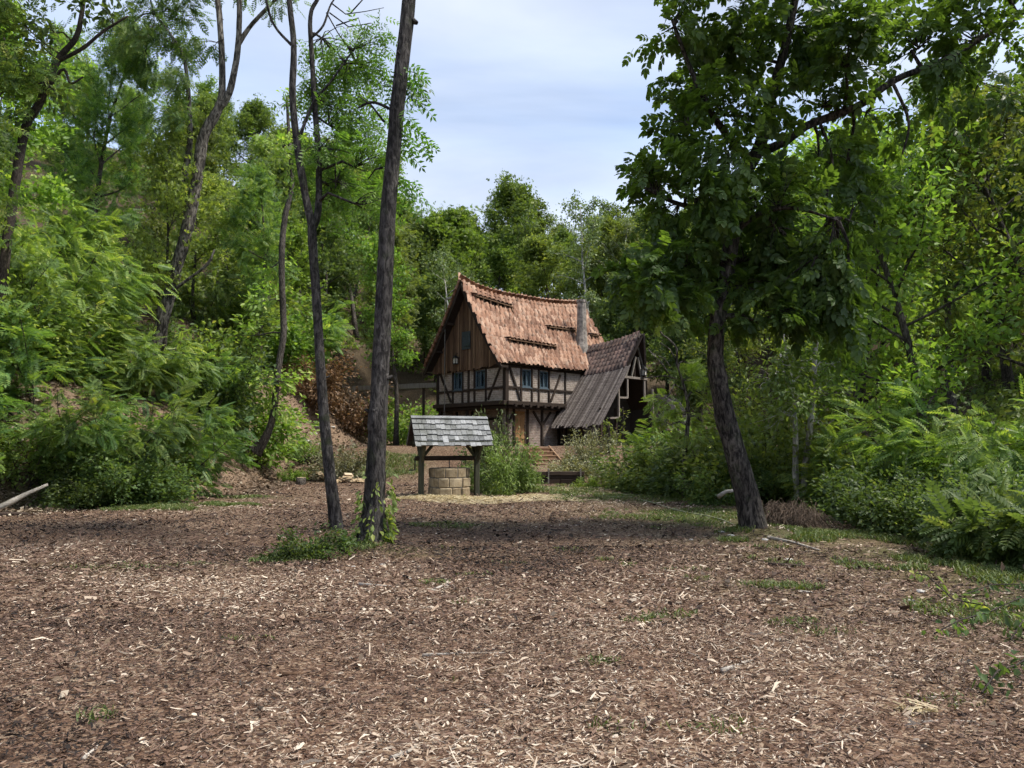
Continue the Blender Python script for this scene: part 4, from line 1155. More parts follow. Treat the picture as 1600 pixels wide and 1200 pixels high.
# ------------------------------------------------------------------ growing trees
def lerp_path(P, t):
    P = np.asarray(P); x = t * (len(P) - 1); i = int(min(max(x, 0), len(P) - 2)); f = x - i
    return P[i] * (1 - f) + P[i + 1] * f, unit(P[i + 1] - P[i])
def curve_path(rng, p, d, ln, n, lift, wob):
    pts = [np.array(p, float)]; d = unit(np.array(d, float))
    for i in range(n):
        d = unit(d + np.array([0, 0, lift]) / n + rng.normal(0, wob, 3))
        pts.append(pts[-1] + d * ln / n)
    return pts
def grow(seed, Hh=13., r0=.2, base=.3, spread=3.2, nlimb=20, nsub=7, form='round', lean=0., leaf='cluster', lsize=.32, per=7, anchors=4, mat='mid', bark='bark',
         sig=.28, droop=.25, wob=.12, limb_lift=.5, minr=.012, sides=6):
    rng = np.random.default_rng(seed)
    mb = MB()
    az = rng.uniform(0, 6.28)
    trunk = [np.zeros(3)]; d = unit(np.array([math.cos(az) * lean, math.sin(az) * lean, 1.0])); nT = 9
    for i in range(nT):
        d = unit(d + rng.normal(0, .055, 3) + np.array([0, 0, .08])); trunk.append(trunk[-1] + d * Hh * .94 / nT)
    rad = [r0 * (1.25 if i == 0 else 1) * (1 - .86 * i / nT) + .012 for i in range(nT + 1)]
    mb.tube(trunk, rad, sides + 2)
    A, O = [], []
    for i in range(nlimb):
        t = base + (1 - base) * (i + rng.uniform(0, 1)) / nlimb
        p, td = lerp_path(trunk, min(t, .985))
        u = (t - base) / (1 - base)
        prof = {'round': math.sin(math.pi * min(1, .22 + .78 * u)) ** .7 * 1.05 + .12, 'cone': 1.1 - .9 * u, 'tall': .55 + .5 * math.sin(math.pi * u), 'vase': .5 + .6 * u if u < .75 else 1.4 - .7 * u}[form]
        a = az + i * 2.399 + rng.normal(0, .35)
        el = .25 + .75 * u + rng.normal(0, .15)
        dd = np.array([math.cos(a) * math.cos(el), math.sin(a) * math.cos(el), math.sin(el)])
        ln = spread * prof * rng.uniform(.75, 1.2)
        path = curve_path(rng, p, dd, ln, 5, limb_lift, wob)
        lr = max(minr, r0 * .42 * (1 - .65 * t) * min(1, ln / spread + .2))
        mb.tube(path, [lr * (1 - .8 * k / 5) + .006 for k in range(6)], 5, cap=False)
        for j in range(nsub):
            tt = .28 + .72 * (j + rng.uniform(0, 1)) / nsub
            q, qd = lerp_path(path, min(tt, .99))
            sd = unit(qd * .7 + rng.normal(0, .75, 3) + np.array([0, 0, .12]))
            sl = ln * rng.uniform(.22, .42) * (1.15 - .4 * tt)
            sp = curve_path(rng, q, sd, sl, 3, .1, .16)
            if j % 2 == 0: mb.tube(sp, [max(.006, lr * .3), .006, .005, .003], 4, cap=False)
            for k in range(anchors):
                c, cd = lerp_path(sp, (k + rng.uniform(.3, 1)) / anchors)
                A.append(c); O.append(cd + unit(c - p) * .6)
    A = np.array(A); O = unit(np.array(O))
    n = len(A) * per
    P = np.repeat(A, per, 0) + rng.normal(0, sig, (n, 3)) * np.array([1, 1, .75])
    out = np.repeat(O, per, 0)
    D, Nn = leaf_dirs(rng, n, out, droop)
    clump = np.repeat(rng.normal(.42, .15, len(A)), per)
    size = lsize * rng.uniform(.65, 1.3, n)
    part = leaf_arrays(rng, P, D, Nn, size, leaf, np.clip(clump + rng.normal(0, .08, n), 0, 1))
    return dict(trunk=mb.mesh('trunk', M[bark], True), crown=join_leaves('crown', [part], G[mat]), h=Hh)
def shrub(seed, hh=2.4, rr=1.4, nst=14, per=10, leaf='pin8', lsize=.5, mat='robinia', anchors=6, sig=.12, droop=.35, lift=.2, mats=None, stem_r=.018, side=3):
    rng = np.random.default_rng(seed); mb = MB(); A, O = [], []
    for i in range(nst):
        a = rng.uniform(0, 6.28); rad = rng.uniform(0, .35) * rr
        p = np.array([math.cos(a) * rad, math.sin(a) * rad, -.15]); el = rng.uniform(.5, 1.35)
        d = np.array([math.cos(a) * math.cos(el), math.sin(a) * math.cos(el), math.sin(el)])
        ln = hh * rng.uniform(.65, 1.12) * (.75 + .3 * math.sin(el))
        path = curve_path(rng, p, d, ln, 6, lift - .3, .09)
        mb.tube(path, [stem_r * (1 - .75 * k / 6) for k in range(7)], 5, cap=False)
        for j in range(side):
            q, qd = lerp_path(path, rng.uniform(.3, .9)); sp = curve_path(rng, q, unit(qd * .5 + rng.normal(0, .8, 3)), ln * rng.uniform(.2, .4), 3, 0, .12)
            mb.tube(sp, [stem_r * .45, stem_r * .3, stem_r * .2, .003], 4, cap=False)
            for k in range(anchors):
                c, cd = lerp_path(sp, rng.uniform(.15, 1)); A.append(c); O.append(cd)
        for k in range(anchors * 2):
            c, cd = lerp_path(path, rng.uniform(.25, 1)); A.append(c); O.append(cd)
    A = np.array(A); O = np.array(O); n = len(A) * per
    P = np.repeat(A, per, 0) + rng.normal(0, sig, (n, 3)); out = np.repeat(O, per, 0)
    hor = P - P.mean(0); hor[:, 2] *= .3
    D, Nn = leaf_dirs(rng, n, out * .4 + unit(hor) * .9, droop, .9, .55)
    clump = np.repeat(rng.normal(.42, .15, len(A)), per)
    part = leaf_arrays(rng, P, D, Nn, lsize * rng.uniform(.65, 1.2, n), leaf, np.clip(clump + rng.normal(0, .08, n), 0, 1))
    return dict(trunk=mb.mesh('stem', M['twig'], True), crown=join_leaves('foliage', [part], G[mat]), h=hh)
def plant(name, proto, x, y, s, rz, label, cat, group=None, mat=None, bark=None, parts=('trunk', 'crown'), sink=.12, tilt=0., z=None, sxy=1.0):
    z = float(H(x, y)) - sink if z is None else z
    e = empty(name, (x, y, z), rz, (s * sxy, s * sxy, s)); tag(e, label, cat, group)
    if tilt: e.rotation_euler = (tilt * math.sin(rz), tilt * math.cos(rz), rz)
    t = link(parts[0], proto['trunk'], e); c = link(parts[1], proto['crown'], e)
    for ob, mm in ((t, bark), (c, mat)):
        if mm is not None:
            ob.material_slots[0].link = 'OBJECT'; ob.material_slots[0].material = mm
    return e
PR = {}
PR['oak'] = [grow(21 + i, 12.5, .2, .22, 3.3, 22, 8, 'round', per=15, anchors=4, lsize=.29, mat='mid', sig=.36) for i in range(3)]
PR['rob'] = [grow(41 + i, 13.5, .17, .34, 3.0, 16, 7, 'tall', per=6, anchors=5, leaf='pin5', lsize=.42, mat='robinia', bark='bark', sig=.34, lean=.12) for i in range(3)]
PR['tall'] = [grow(61 + i, 15.5, .19, .42, 2.9, 18, 7, 'vase', per=11, anchors=4, leaf='cluster4', lsize=.27, mat='yellow', sig=.3, lean=.1) for i in range(2)]
PR['thin'] = [grow(81 + i, 10.5, .10, .35, 2.2, 14, 6, 'tall', per=10, anchors=4, leaf='cluster', lsize=.24, mat='mid', sig=.28, lean=.22) for i in range(2)]
PR['birch'] = [grow(95 + i, 13., .13, .38, 2.1, 20, 7, 'tall', per=5, anchors=5, leaf='simple', lsize=.20, mat='birch', bark='bark_birch', sig=.22, droop=.9, limb_lift=-.1, wob=.1) for i in range(2)]
PR['near'] = [grow(121 + i, 9.0, .11, .22, 2.6, 20, 9, 'round', per=10, anchors=5, leaf='leaf', lsize=.16, mat='yellow', sig=.24, lean=.15) for i in range(2)]
PR['pin'] = [shrub(141 + i, 2.6, 1.5, 13, 4, 'pin8', .36, 'robinia', 5, .14) for i in range(3)]
PR['willow'] = [shrub(240, 2.25, 1.2, 26, 9, 'narrow', .2, 'willow', 6, .13, droop=.3, side=4)]
PR['bush'] = [shrub(161 + i, 1.9, 1.3, 20, 9, 'leaf', .13, 'dark', 5, .13, droop=.2) for i in range(3)]
PR['hazel'] = [shrub(181 + i, 2.5, 1.5, 16, 7, 'leaf', .19, 'yellow', 5, .16, droop=.25) for i in range(2)]
PR['herb'] = [shrub(201 + i, .8, .7, 22, 8, 'leaf', .085, 'dark', 4, .07, droop=.1, stem_r=.008) for i in range(2)]
PR['dense'] = [shrub(221 + i, 2.1, 1.6, 34, 10, 'simple', .15, 'dark', 6, .2, droop=.2) for i in range(2)]

# ------------------------------------------------------------------ trees traced by their trunks
def trunk_tube(mb, keys, depth, sides=12, rng=None, sub=5):
    """keys : (px, py, width in px) ; returns the path"""
    K = np.array(keys, float); dz = depth if callable(depth) else (lambda t: depth)
    n = len(K); P = []; Rr = []
    for i in range(n):
        Y = dz(i / (n - 1)); p = at(K[i, 0], K[i, 1], Y); P.append(p); Rr.append(K[i, 2] / 2 * Y / FPX)
    P = np.array(P); Rr = np.array(Rr)
    # smooth the polyline
    ts = np.linspace(0, n - 1, (n - 1) * sub + 1); Q = []
    for t in ts:
        i = int(min(t, n - 2)); f = t - i
        p0, p1, p2, p3 = P[max(i - 1, 0)], P[i], P[i + 1], P[min(i + 2, n - 1)]
        Q.append(.5 * ((2 * p1) + (-p0 + p2) * f + (2 * p0 - 5 * p1 + 4 * p2 - p3) * f * f + (-p0 + 3 * p1 - 3 * p2 + p3) * f ** 3))
    r = np.interp(ts, np.arange(n), Rr)
    if sides < 10:
        mb.tube(Q, list(r), sides, wob=.05, rng=rng); return np.array(Q)
    # bigger trunks get root ridges at the foot, swellings and an uneven outline
    Q = np.array(Q); V = []; F = []; ph = rng.uniform(0, 6); m = len(Q); S = 20
    kn = [(rng.uniform(.08, .9) * m, rng.uniform(0, 6.28), rng.uniform(.1, .26)) for _ in range(9)]
    for i in range(m):
        d = unit(Q[min(i + 1, m - 1)] - Q[max(i - 1, 0)]); x = unit(np.cross(d, [0, 1, 0])); y = np.cross(d, x)
        hgt = np.linalg.norm(Q[i] - Q[0])
        for k in range(S):
            t = 2 * math.pi * k / S
            f = 1 + .05 * math.sin(2 * t + ph + hgt * .9) + .035 * math.sin(5 * t + 2 * ph + hgt * 2.1) + rng.uniform(-.018, .018)
            f += .85 * math.exp(-hgt / .3) * max(0, math.cos(2.5 * t + ph)) ** 2
            for (ki, ka, kr) in kn: f += kr * math.exp(-((i - ki) / .9) ** 2 - (1 - math.cos(t - ka)) * 5)
            V.append(Q[i] + (x * math.cos(t) + y * math.sin(t)) * r[i] * f)
    for i in range(m - 1):
        for k in range(S): F.append((i * S + k, i * S + (k + 1) % S, (i + 1) * S + (k + 1) % S, (i + 1) * S + k))
    mb.add(V, F)
    for _ in range(5):                                             # broken stubs
        i = rng.randrange(int(m * .25), int(m * .85)); a = rng.uniform(0, 6.28); d = np.array([math.cos(a), math.sin(a), .5])
        mb.tube([Q[i], Q[i] + d * (r[i] + rng.uniform(.03, .1))], [r[i] * .28, r[i] * .16], 6)
    return Q
def foliate(rng, mb, limbs, clouds, leaf, lsize, per_m, twig_r=.012, droop=.35, spread=.55, sig=.08, base_tone=.4):
    """twigs from the limbs into the leaf clouds (centre, radii, n twigs) with leaves along them"""
    S = np.concatenate(limbs); Pl, Dl, Tl = [], [], []
    for (c, rad, n) in clouds:
        c = np.array(c); rad = np.array(rad)
        j = np.argmin(np.linalg.norm(S - c, axis=1)); root = S[j]
        hub = root * .45 + c * .55 + rng.normal(0, .1, 3)
        if np.linalg.norm(c - root) > .5:
            mid = (root + hub) / 2 + rng.normal(0, .08, 3) + np.array([0, 0, .1])
            mb.tube([root, mid, hub], [twig_r * 2.6, twig_r * 2.0, twig_r * 1.5], 6, cap=False)
        else: hub = root
        ct = rng.normal(base_tone, .06)
        for i in range(n):
            v = rng.normal(0, 1, 3); v /= np.linalg.norm(v); e = c + v * rad * rng.uniform(.25, 1.0) ** .5
            m = (hub + e) / 2 + rng.normal(0, .14, 3) + np.array([0, 0, .12])
            pts = [hub * (1 - t) ** 2 + 2 * m * t * (1 - t) + e * t * t for t in np.linspace(0, 1, 6)]
            mb.tube(pts, [twig_r, twig_r * .8, twig_r * .62, twig_r * .48, twig_r * .33, .003], 4, cap=False)
            ln = np.linalg.norm(e - hub); k = max(4, int(ln * per_m))
            tt = 1 - rng.random(k) ** 1.3 * .8
            arr = np.array([lerp_path(pts, t)[0] for t in tt]); dirs = np.array([lerp_path(pts, min(t, .99))[1] for t in tt])
            Pl.append(arr + rng.normal(0, sig, arr.shape)); Dl.append(dirs); Tl.append(np.full(k, ct + rng.normal(0, .09)))
    P = np.concatenate(Pl); Dd = np.concatenate(Dl); tone = np.concatenate(Tl); n = len(P)
    D, Nn = leaf_dirs(rng, n, Dd, droop, 1.0, spread)
    return leaf_arrays(rng, P, D, Nn, lsize * rng.uniform(.7, 1.2, n), leaf, np.clip(tone + rng.normal(0, .06, n), 0, 1))
def traced_tree(name, mb, leaves_, base, label, cat, bark, leafmat, group=None, parts=('trunk', 'crown')):
    e = empty(name, base); tag(e, label, cat, group)
    off = Vector(base)
    me = mb.mesh(parts[0], M[bark], True); me.transform(Matrix.Translation(-off)); link(parts[0], me, e)
    if leaves_:
        lm = join_leaves(parts[1], leaves_, G[leafmat]); lm.transform(Matrix.Translation(-off)); link(parts[1], lm, e)
    return e
def gz(p): return (float(p[0]), float(p[1]), float(H(p[0], p[1])))

rr_ = random.Random(77)
# thick straight trunk in front
rng = np.random.default_rng(301); mb = MB(); D1 = 10.75
t1 = trunk_tube(mb, [(578, 872, 56), (580, 850, 44), (582, 820, 36), (585, 770, 31), (589, 700, 28), (591, 650, 27), (598, 500, 26), (607, 330, 25), (618, 200, 24), (629, 95, 23), (637, 20, 22), (642, -60, 21), (655, -300, 20), (665, -600, 13), (672, -900, 6)], D1, 14, rr_)
mb.tube([at(640, 30, D1), at(652, 36, D1 - .02)], [.07, .03], 7)
for (a, b_) in [((600, 190), (560, 150)), ((597, 262), (575, 280))]: mb.tube([at(*a, D1), at((a[0] + b_[0]) / 2, (a[1] + b_[1]) / 2 - 6, D1 + .2), at(*b_, D1 + .4)], [.02, .014, .008], 5)
cl = [(at(648, 130, 10.9), (.22, .3, .25), 6), (at(655, 215, 11.0), (.2, .3, .35), 5), (at(632, 290, 11.0), (.25, .3, .3), 4)]
cl += [(at(600 + 160 * math.cos(k * 2.4), -330 - 90 * k, D1 + 1.2 * math.sin(k * 2.4)), (1.6, 1.6, 1.0), 12) for k in range(7)]
lv = foliate(rng, mb, [t1], cl, 'ash', .30, 16)
traced_tree('ash_tree', mb, [lv], gz(t1[3]), 'thick straight grey ash trunk with ivy at its foot, standing before the well', 'tree', 'bark_near', 'ash')
# slim forked tree beside it
rng = np.random.default_rng(302); mb = MB(); D2 = 12.3
t2 = trunk_tube(mb, [(530, 852, 26), (527, 832, 20), (520, 780, 18), (514, 730, 17), (504, 620, 16), (495, 480, 14.5), (488, 370, 14), (487, 352, 13), (476, 300, 11.5), (465, 232, 11), (457, 150, 10), (459, 70, 9.5), (452, 0, 9), (449, -90, 10), (450, -300, 7), (446, -520, 4)], D2, 12, rr_)
t3 = trunk_tube(mb, [(487, 360, 14), (497, 328, 11), (498, 250, 10), (492, 170, 9), (488, 100, 8), (485, 25, 7), (500, -10, 6), (520, -80, 4)], D2 + .1, 9, rr_)
t4 = trunk_tube(mb, [(468, 214, 6), (490, 160, 5), (515, 130, 4), (552, 78, 3)], D2, 6, rr_)
t5 = trunk_tube(mb, [(455, 70, 5), (430, 42, 4), (418, 10, 4), (410, -40, 3)], D2, 6, rr_)
t6 = trunk_tube(mb, [(486, 60, 4), (505, 40, 4), (518, 5, 3), (540, -20, 2)], D2, 6, rr_)
for (q) in [[(518, 5), (540, 22), (570, 18), (600, 12)], [(515, 20), (545, 42), (580, 36)], [(510, 20), (530, 55), (545, 75)], [(548, 20), (575, -10)], [(525, 40), (560, 28), (566, 48)]]:
    mb.tube([at(x, y, D2 + .1) for x, y in q], [.014 - .003 * i for i in range(len(q))], 5)
t7 = trunk_tube(mb, [(624, 178, 5), (585, 160, 5), (560, 168, 4)], D1 + .1, 6, rr_)
cl = []
for (x, y, r_) in [(520, 90, 40), (545, 130, 42), (500, 150, 34), (560, 200, 46), (520, 220, 45), (590, 250, 36), (545, 290, 42), (575, 120, 30), (530, 170, 30), (490, 260, 30), (600, 310, 28), (515, 320, 34), (585, 60, 22)]:
    cl.append((at(x, y, D2 + rng.uniform(-.5, 1.2)), np.array([r_ * 1.25, r_ * 1.6, r_ * 1.05]) * D2 / FPX, int(r_ / 2.4)))
cl += [(at(430 + 100 * math.cos(k * 2.4), -170 - 80 * k, D2 + 1.2 * math.sin(k * 2.4)), (1.2, 1.2, .9), 9) for k in range(5)]
lv = foliate(rng, mb, [t2, t3, t4], cl, 'ash', .25, 13, sig=.12, base_tone=.5)
traced_tree('forked_tree', mb, [lv], gz(t2[3]), 'slim dark leaning trunk that forks high up, beside the ivied ash', 'tree', 'bark_near', 'ash')
# walnut at the right
rng = np.random.default_rng(303); mb = MB(); D3 = 12.6
w1 = trunk_tube(mb, [(1188, 862, 58), (1180, 838, 46), (1175, 812, 39), (1166, 770, 35), (1145, 695, 31), (1126, 615, 28), (1118, 555, 26), (1124, 480, 26), (1135, 425, 25), (1148, 350, 24), (1160, 280, 22), (1188, 225, 19), (1205, 150, 16), (1230, 60, 13), (1250, -60, 13), (1265, -220, 9), (1280, -380, 5)], D3, 14, rr_)
w2 = trunk_tube(mb, [(1182, 240, 16), (1225, 222, 14), (1262, 196, 13.5), (1310, 178, 13), (1350, 160, 12), (1400, 124, 11), (1470, 96, 10), (1540, 56, 9), (1605, 15, 8), (1700, -60, 7), (1800, -150, 4)], lambda t: D3 - .6 * t, 9, rr_)
w3 = trunk_tube(mb, [(1150, 350, 14), (1100, 330, 10), (1050, 315, 7), (1000, 290, 4)], lambda t: D3 - .3 * t, 7, rr_)
w4 = trunk_tube(mb, [(1126, 450, 14), (1080, 435, 10), (1030, 445, 6), (1000, 455, 4)], lambda t: D3 + .3 * t, 7, rr_)
w5 = trunk_tube(mb, [(1146, 365, 11), (1185, 335, 9), (1240, 325, 6), (1310, 345, 3)], lambda t: D3 - 1.2 * t, 7, rr_)
w6 = trunk_tube(mb, [(1170, 250, 14), (1120, 190, 11), (1080, 110, 8), (1050, 30, 5)], lambda t: D3 - .8 * t, 7, rr_)
w7 = trunk_tube(mb, [(1280, 190, 6), (1300, 250, 5), (1290, 320, 4), (1300, 380, 3)], D3 - .2, 6, rr_)
w8 = trunk_tube(mb, [(1395, 130, 6), (1420, 190, 5), (1410, 240, 3)], D3 - .3, 6, rr_)
cl = []
for (x, y, rx, ry, n) in [(1060, 40, 60, 60, 7), (1150, 60, 80, 70, 11), (1080, 130, 60, 60, 8), (1160, 160, 80, 60, 11), (1060, 215, 50, 50, 6), (1130, 245, 70, 50, 9), (1040, 275, 55, 40, 7), (1000, 290, 40, 30, 4),
                          (1090, 320, 60, 40, 6), (1220, 300, 60, 60, 9), (1070, 405, 70, 50, 9), (1020, 430, 60, 36, 8), (1000, 420, 40, 30, 4), (1090, 440, 70, 36, 11), (1180, 425, 80, 45, 11), (1175, 460, 80, 22, 6), (1250, 450, 70, 36, 9), (1050, 470, 50, 24, 5), (1310, 470, 50, 40, 7), (1330, 525, 36, 18, 3), (1010, 475, 40, 24, 4), (1120, 505, 50, 14, 3), (1210, 500, 60, 22, 5), (1340, 350, 50, 50, 5),
                          (1300, 420, 60, 60, 9), (1230, 390, 70, 50, 9), (1250, 500, 40, 20, 3), (1240, 60, 90, 70, 12), (1330, 50, 90, 60, 11), (1420, 50, 80, 60, 6), (1500, 40, 80, 60, 6), (1570, 90, 60, 60, 4), (1470, 120, 70, 50, 4), (1560, 160, 60, 60, 3), (1290, 140, 60, 40, 7),
                          (1360, 205, 60, 50, 4), (1440, 200, 50, 50, 2), (1290, 260, 50, 50, 5), (1340, 300, 50, 50, 4), (1190, 350, 70, 50, 8), (1040, 345, 50, 26, 4),
                          (1180, -60, 120, 70, 11), (1350, -80, 140, 70, 7), (1540, -70, 120, 70, 5), (1080, -70, 80, 60, 5), (1250, -190, 150, 80, 5), (1660, -60, 100, 90, 3)]:
    Y = D3 + (rng.uniform(-1.4, .5) if x > 1270 and y < 200 else rng.uniform(-1.1, 1.1))
    cl.append((at(x, y, Y), np.array([rx, (rx + ry) * .6, ry]) * Y / FPX, int(n * 1.7)))
lv = foliate(rng, mb, [w1[10:], w2, w3, w4, w5, w6], cl, 'walnut', .36, 19, .014, droop=.32, spread=.55, sig=.1, base_tone=.42)
traced_tree('walnut_tree', mb, [lv], gz(w1[4]), 'large walnut tree with curved furrowed trunk and dark spreading crown beside the clearing', 'tree', 'bark_walnut', 'walnut')
# big forked robinia on the left slope
rng = np.random.default_rng(304); mb = MB(); D4 = 27.
b1_ = trunk_tube(mb, [(225, 610, 20), (240, 550, 18), (262, 470, 17), (275, 420, 18), (292, 360, 20), (306, 290, 17), (318, 215, 16), (337, 178, 15), (346, 150, 11), (347, 90, 10), (343, 30, 9), (338, -40, 8), (345, -160, 7)], D4, 11, rr_)
b2_ = trunk_tube(mb, [(340, 172, 11), (358, 145, 11), (371, 80, 9.5), (374, 10, 8.5), (372, -80, 8)], D4, 9, rr_)
b3_ = trunk_tube(mb, [(372, 70, 8), (388, 45, 7), (410, 20, 6), (440, -10, 4)], D4, 7, rr_)
b4_ = trunk_tube(mb, [(296, 345, 14), (288, 285, 12), (297, 215, 9), (291, 110, 6), (278, 70, 4), (240, 20, 3)], D4 + .3, 8, rr_)
b5_ = trunk_tube(mb, [(268, 455, 6), (300, 432, 5), (325, 412, 5), (335, 390, 3)], D4 - .2, 6, rr_)
cl = []
for (x, y, r_, n) in [(250, 70, 60, 9), (210, 110, 50, 7), (290, 130, 50, 7), (240, 30, 60, 8), (320, 60, 40, 4), (300, 10, 50, 6), (200, 60, 50, 6), (260, 180, 40, 5), (340, -60, 70, 8), (400, -60, 70, 7), (430, 0, 40, 4), (250, -60, 80, 8), (180, 40, 40, 5)]:
    cl.append((at(x, y, D4 + rng.uniform(-1, 1.5)), np.array([r_, r_, r_ * .7]) * D4 / FPX, n))
lv = foliate(rng, mb, [b1_[25:], b2_, b3_, b4_], cl, 'pin5', .42, 20, .016, droop=.7, sig=.16, base_tone=.33)
traced_tree('forked_robinia', mb, [lv], gz(b1_[2]), 'tall forked robinia with pale furrowed bark leaning on the left slope', 'tree', 'bark_pale', 'robinia')
# curved tree on the edge of the bank
rng = np.random.default_rng(305); mb = MB(); D5 = 26.5
c1_ = trunk_tube(mb, [(398, 705, 24), (410, 692, 15), (421, 670, 11), (428, 640, 10), (432, 600, 10), (437, 560, 10), (443, 520, 10), (441, 460, 10), (440, 400, 10), (445, 340, 9), (456, 290, 7), (452, 220, 6), (448, 150, 4)], D5, 9, rr_)
cl = [(at(x, y, D5 + rng.uniform(-1, .6)), np.array([r_, r_, r_]) * D5 / FPX, n) for (x, y, r_, n) in [(430, 615, 40, 9), (455, 600, 30, 6), (410, 590, 34, 6), (440, 640, 24, 4), (395, 470, 40, 6), (380, 520, 34, 5), (430, 420, 30, 4), (470, 250, 46, 7), (430, 220, 40, 6), (450, 160, 34, 5)]]
lv = foliate(rng, mb, [c1_], cl, 'leaf', .20, 26, .014, sig=.12, base_tone=.62)
traced_tree('bank_tree', mb, [lv], gz(c1_[4]), 'small tree with curved foot rooted on the edge of the eroded bank', 'tree', 'bark', 'yellow')
# young pale stem by the annex with bare twigs
rng = np.random.default_rng(306); mb = MB(); D6 = 20.
s1_ = trunk_tube(mb, [(1067, 775, 6), (1069, 720, 6), (1073, 680, 7), (1076, 645, 6), (1073, 622, 5), (1066, 595, 4), (1058, 570, 4), (1057, 545, 3), (1045, 530, 3), (1033, 520, 2.4), (1018, 490, 1.6)], D6, 7, rr_)
for q in [[(1056, 562), (1046, 545), (1031, 535), (1036, 531)], [(1048, 590), (1036, 570), (1012, 545)], [(1058, 592), (1040, 587), (1000, 591)], [(1050, 578), (1049, 575), (1038, 560), (1020, 552)]]:
    mb.tube([at(x, y, D6) for x, y in q], [.022 - .004 * i for i in range(len(q))], 5)
cl = [(at(x, y, D6 + rng.uniform(-.5, .8)), np.array([r_, r_, r_ * .8]) * D6 / FPX, n) for (x, y, r_, n) in [(1020, 625, 24, 4), (1090, 590, 24, 5), (1105, 615, 26, 5), (1085, 570, 18, 3), (1060, 640, 24, 5), (1040, 665, 26, 5), (1100, 655, 24, 5), (1085, 690, 24, 4)]]
lv = foliate(rng, mb, [s1_], cl, 'pin8', .32, 18, .010, sig=.06, base_tone=.7)
traced_tree('young_robinia', mb, [lv], gz(s1_[0]), 'young yellow green robinia with a bare crooked pale top beside the annex', 'tree', 'bark_pale', 'yellow')
# hop pole with leaves before the annex
mb = MB(); D7 = 31.
h1 = trunk_tube(mb, [(974, 712, 2.5), (973, 680, 2.2), (974, 655, 2), (973, 636, 1.6)], D7, 6, rr_)
cl = [(at(974 + rng.uniform(-4, 4), y, D7), (.22, .22, .16), 4) for y in (645, 655, 665, 676, 690)]
lv = foliate(rng, mb, [h1], cl, 'leaf', .16, 22, .006, sig=.05, base_tone=.55)
traced_tree('climbing_plant', mb, [lv], gz(h1[0]), 'slender leafy climber on a thin pole before the dark annex', 'plant', 'twig', 'mid', parts=('stem', 'foliage'))
# ivy column on the annex post
mb = MB(); D8 = 33.5
h1 = trunk_tube(mb, [(950, 712, 8), (951, 690, 7), (950, 665, 6)], D8, 6, rr_)
cl = [(at(951, y, D8), (.42, .42, .3), 9) for y in (668, 680, 692, 704)]
lv = foliate(rng, mb, [h1], cl, 'leaf', .15, 26, .008, sig=.08, base_tone=.42)
traced_tree('ivy_column', mb, [lv], gz(h1[0]), 'dense ivy covering the post below the annex eave', 'ivy', 'twig', 'mid', parts=('stem', 'foliage'))
# two pale trunks in the dark hollow at the right
for nm, K, lab in [('pale_trunk_tree', [(1256, 785, 11), (1257, 740, 10), (1263, 690, 10), (1270, 630, 9), (1275, 540, 7), (1290, 420, 5)], 'pale slim trunk in the dark hollow behind the brush pile, leaning right'),
                   ('pale_trunk_tree', [(1246, 780, 9), (1243, 740, 10), (1243, 690, 9), (1240, 620, 7), (1225, 520, 5), (1215, 430, 4)], 'pale slim trunk in the dark hollow behind the brush pile, leaning left')]:
    mb = MB(); q = trunk_tube(mb, K, 17.5, 8, rr_)
    rng = np.random.default_rng(int(K[0][0]))
    cl = [(at(K[-2][0] + rng.uniform(-45, 45), rng.uniform(500, 675), 16.8 + rng.uniform(-.8, 1.2)), (.6, .6, .45), 7) for _ in range(11)]
    lv = foliate(rng, mb, [q[8:]], cl, 'leaf', .15, 26, .01, sig=.1, base_tone=.4)
    traced_tree(nm, mb, [lv], gz(q[0]), lab, 'tree', 'bark_birch', 'mid', 'pale trunks in the hollow')
# dark branch thick tree at upper left, near the frame edge
rng = np.random.default_rng(309); mb = MB(); D9 = 19.
q1 = trunk_tube(mb, [(-4, 640, 18), (-2, 540, 17), (6, 420, 15), (22, 300, 14), (40, 200, 13), (62, 160, 12), (90, 95, 10), (118, 60, 8), (128, 20, 7), (135, -40, 5)], D9, 8, rr_)
q2 = trunk_tube(mb, [(92, 95, 7), (130, 75, 6), (160, 50, 5), (200, 25, 3)], D9, 6, rr_)
q3 = trunk_tube(mb, [(45, 190, 7), (95, 110, 5), (110, 130, 4), (130, 120, 3)], D9, 6, rr_)
cl = [(at(x, y, D9 + rng.uniform(-1, 1)), np.array([r_, r_, r_ * .8]) * D9 / FPX, n) for (x, y, r_, n) in [(30, 50, 46, 8), (80, 40, 40, 6), (20, 110, 50, 9), (130, 30, 40, 6), (60, 120, 40, 6), (100, 150, 36, 5), (170, 20, 36, 5), (0, 20, 50, 7), (60, -40, 60, 8), (150, -40, 60, 8), (20, 180, 40, 5)]]
lv = foliate(rng, mb, [q1, q2, q3], cl, 'leaf', .22, 20, .012, sig=.12, base_tone=.3)
traced_tree('dark_leaved_tree', mb, [lv], gz(at(-4, 575, D9)), 'dark leaved tree with a black crooked limb at the upper left edge', 'tree', 'twig', 'dark')

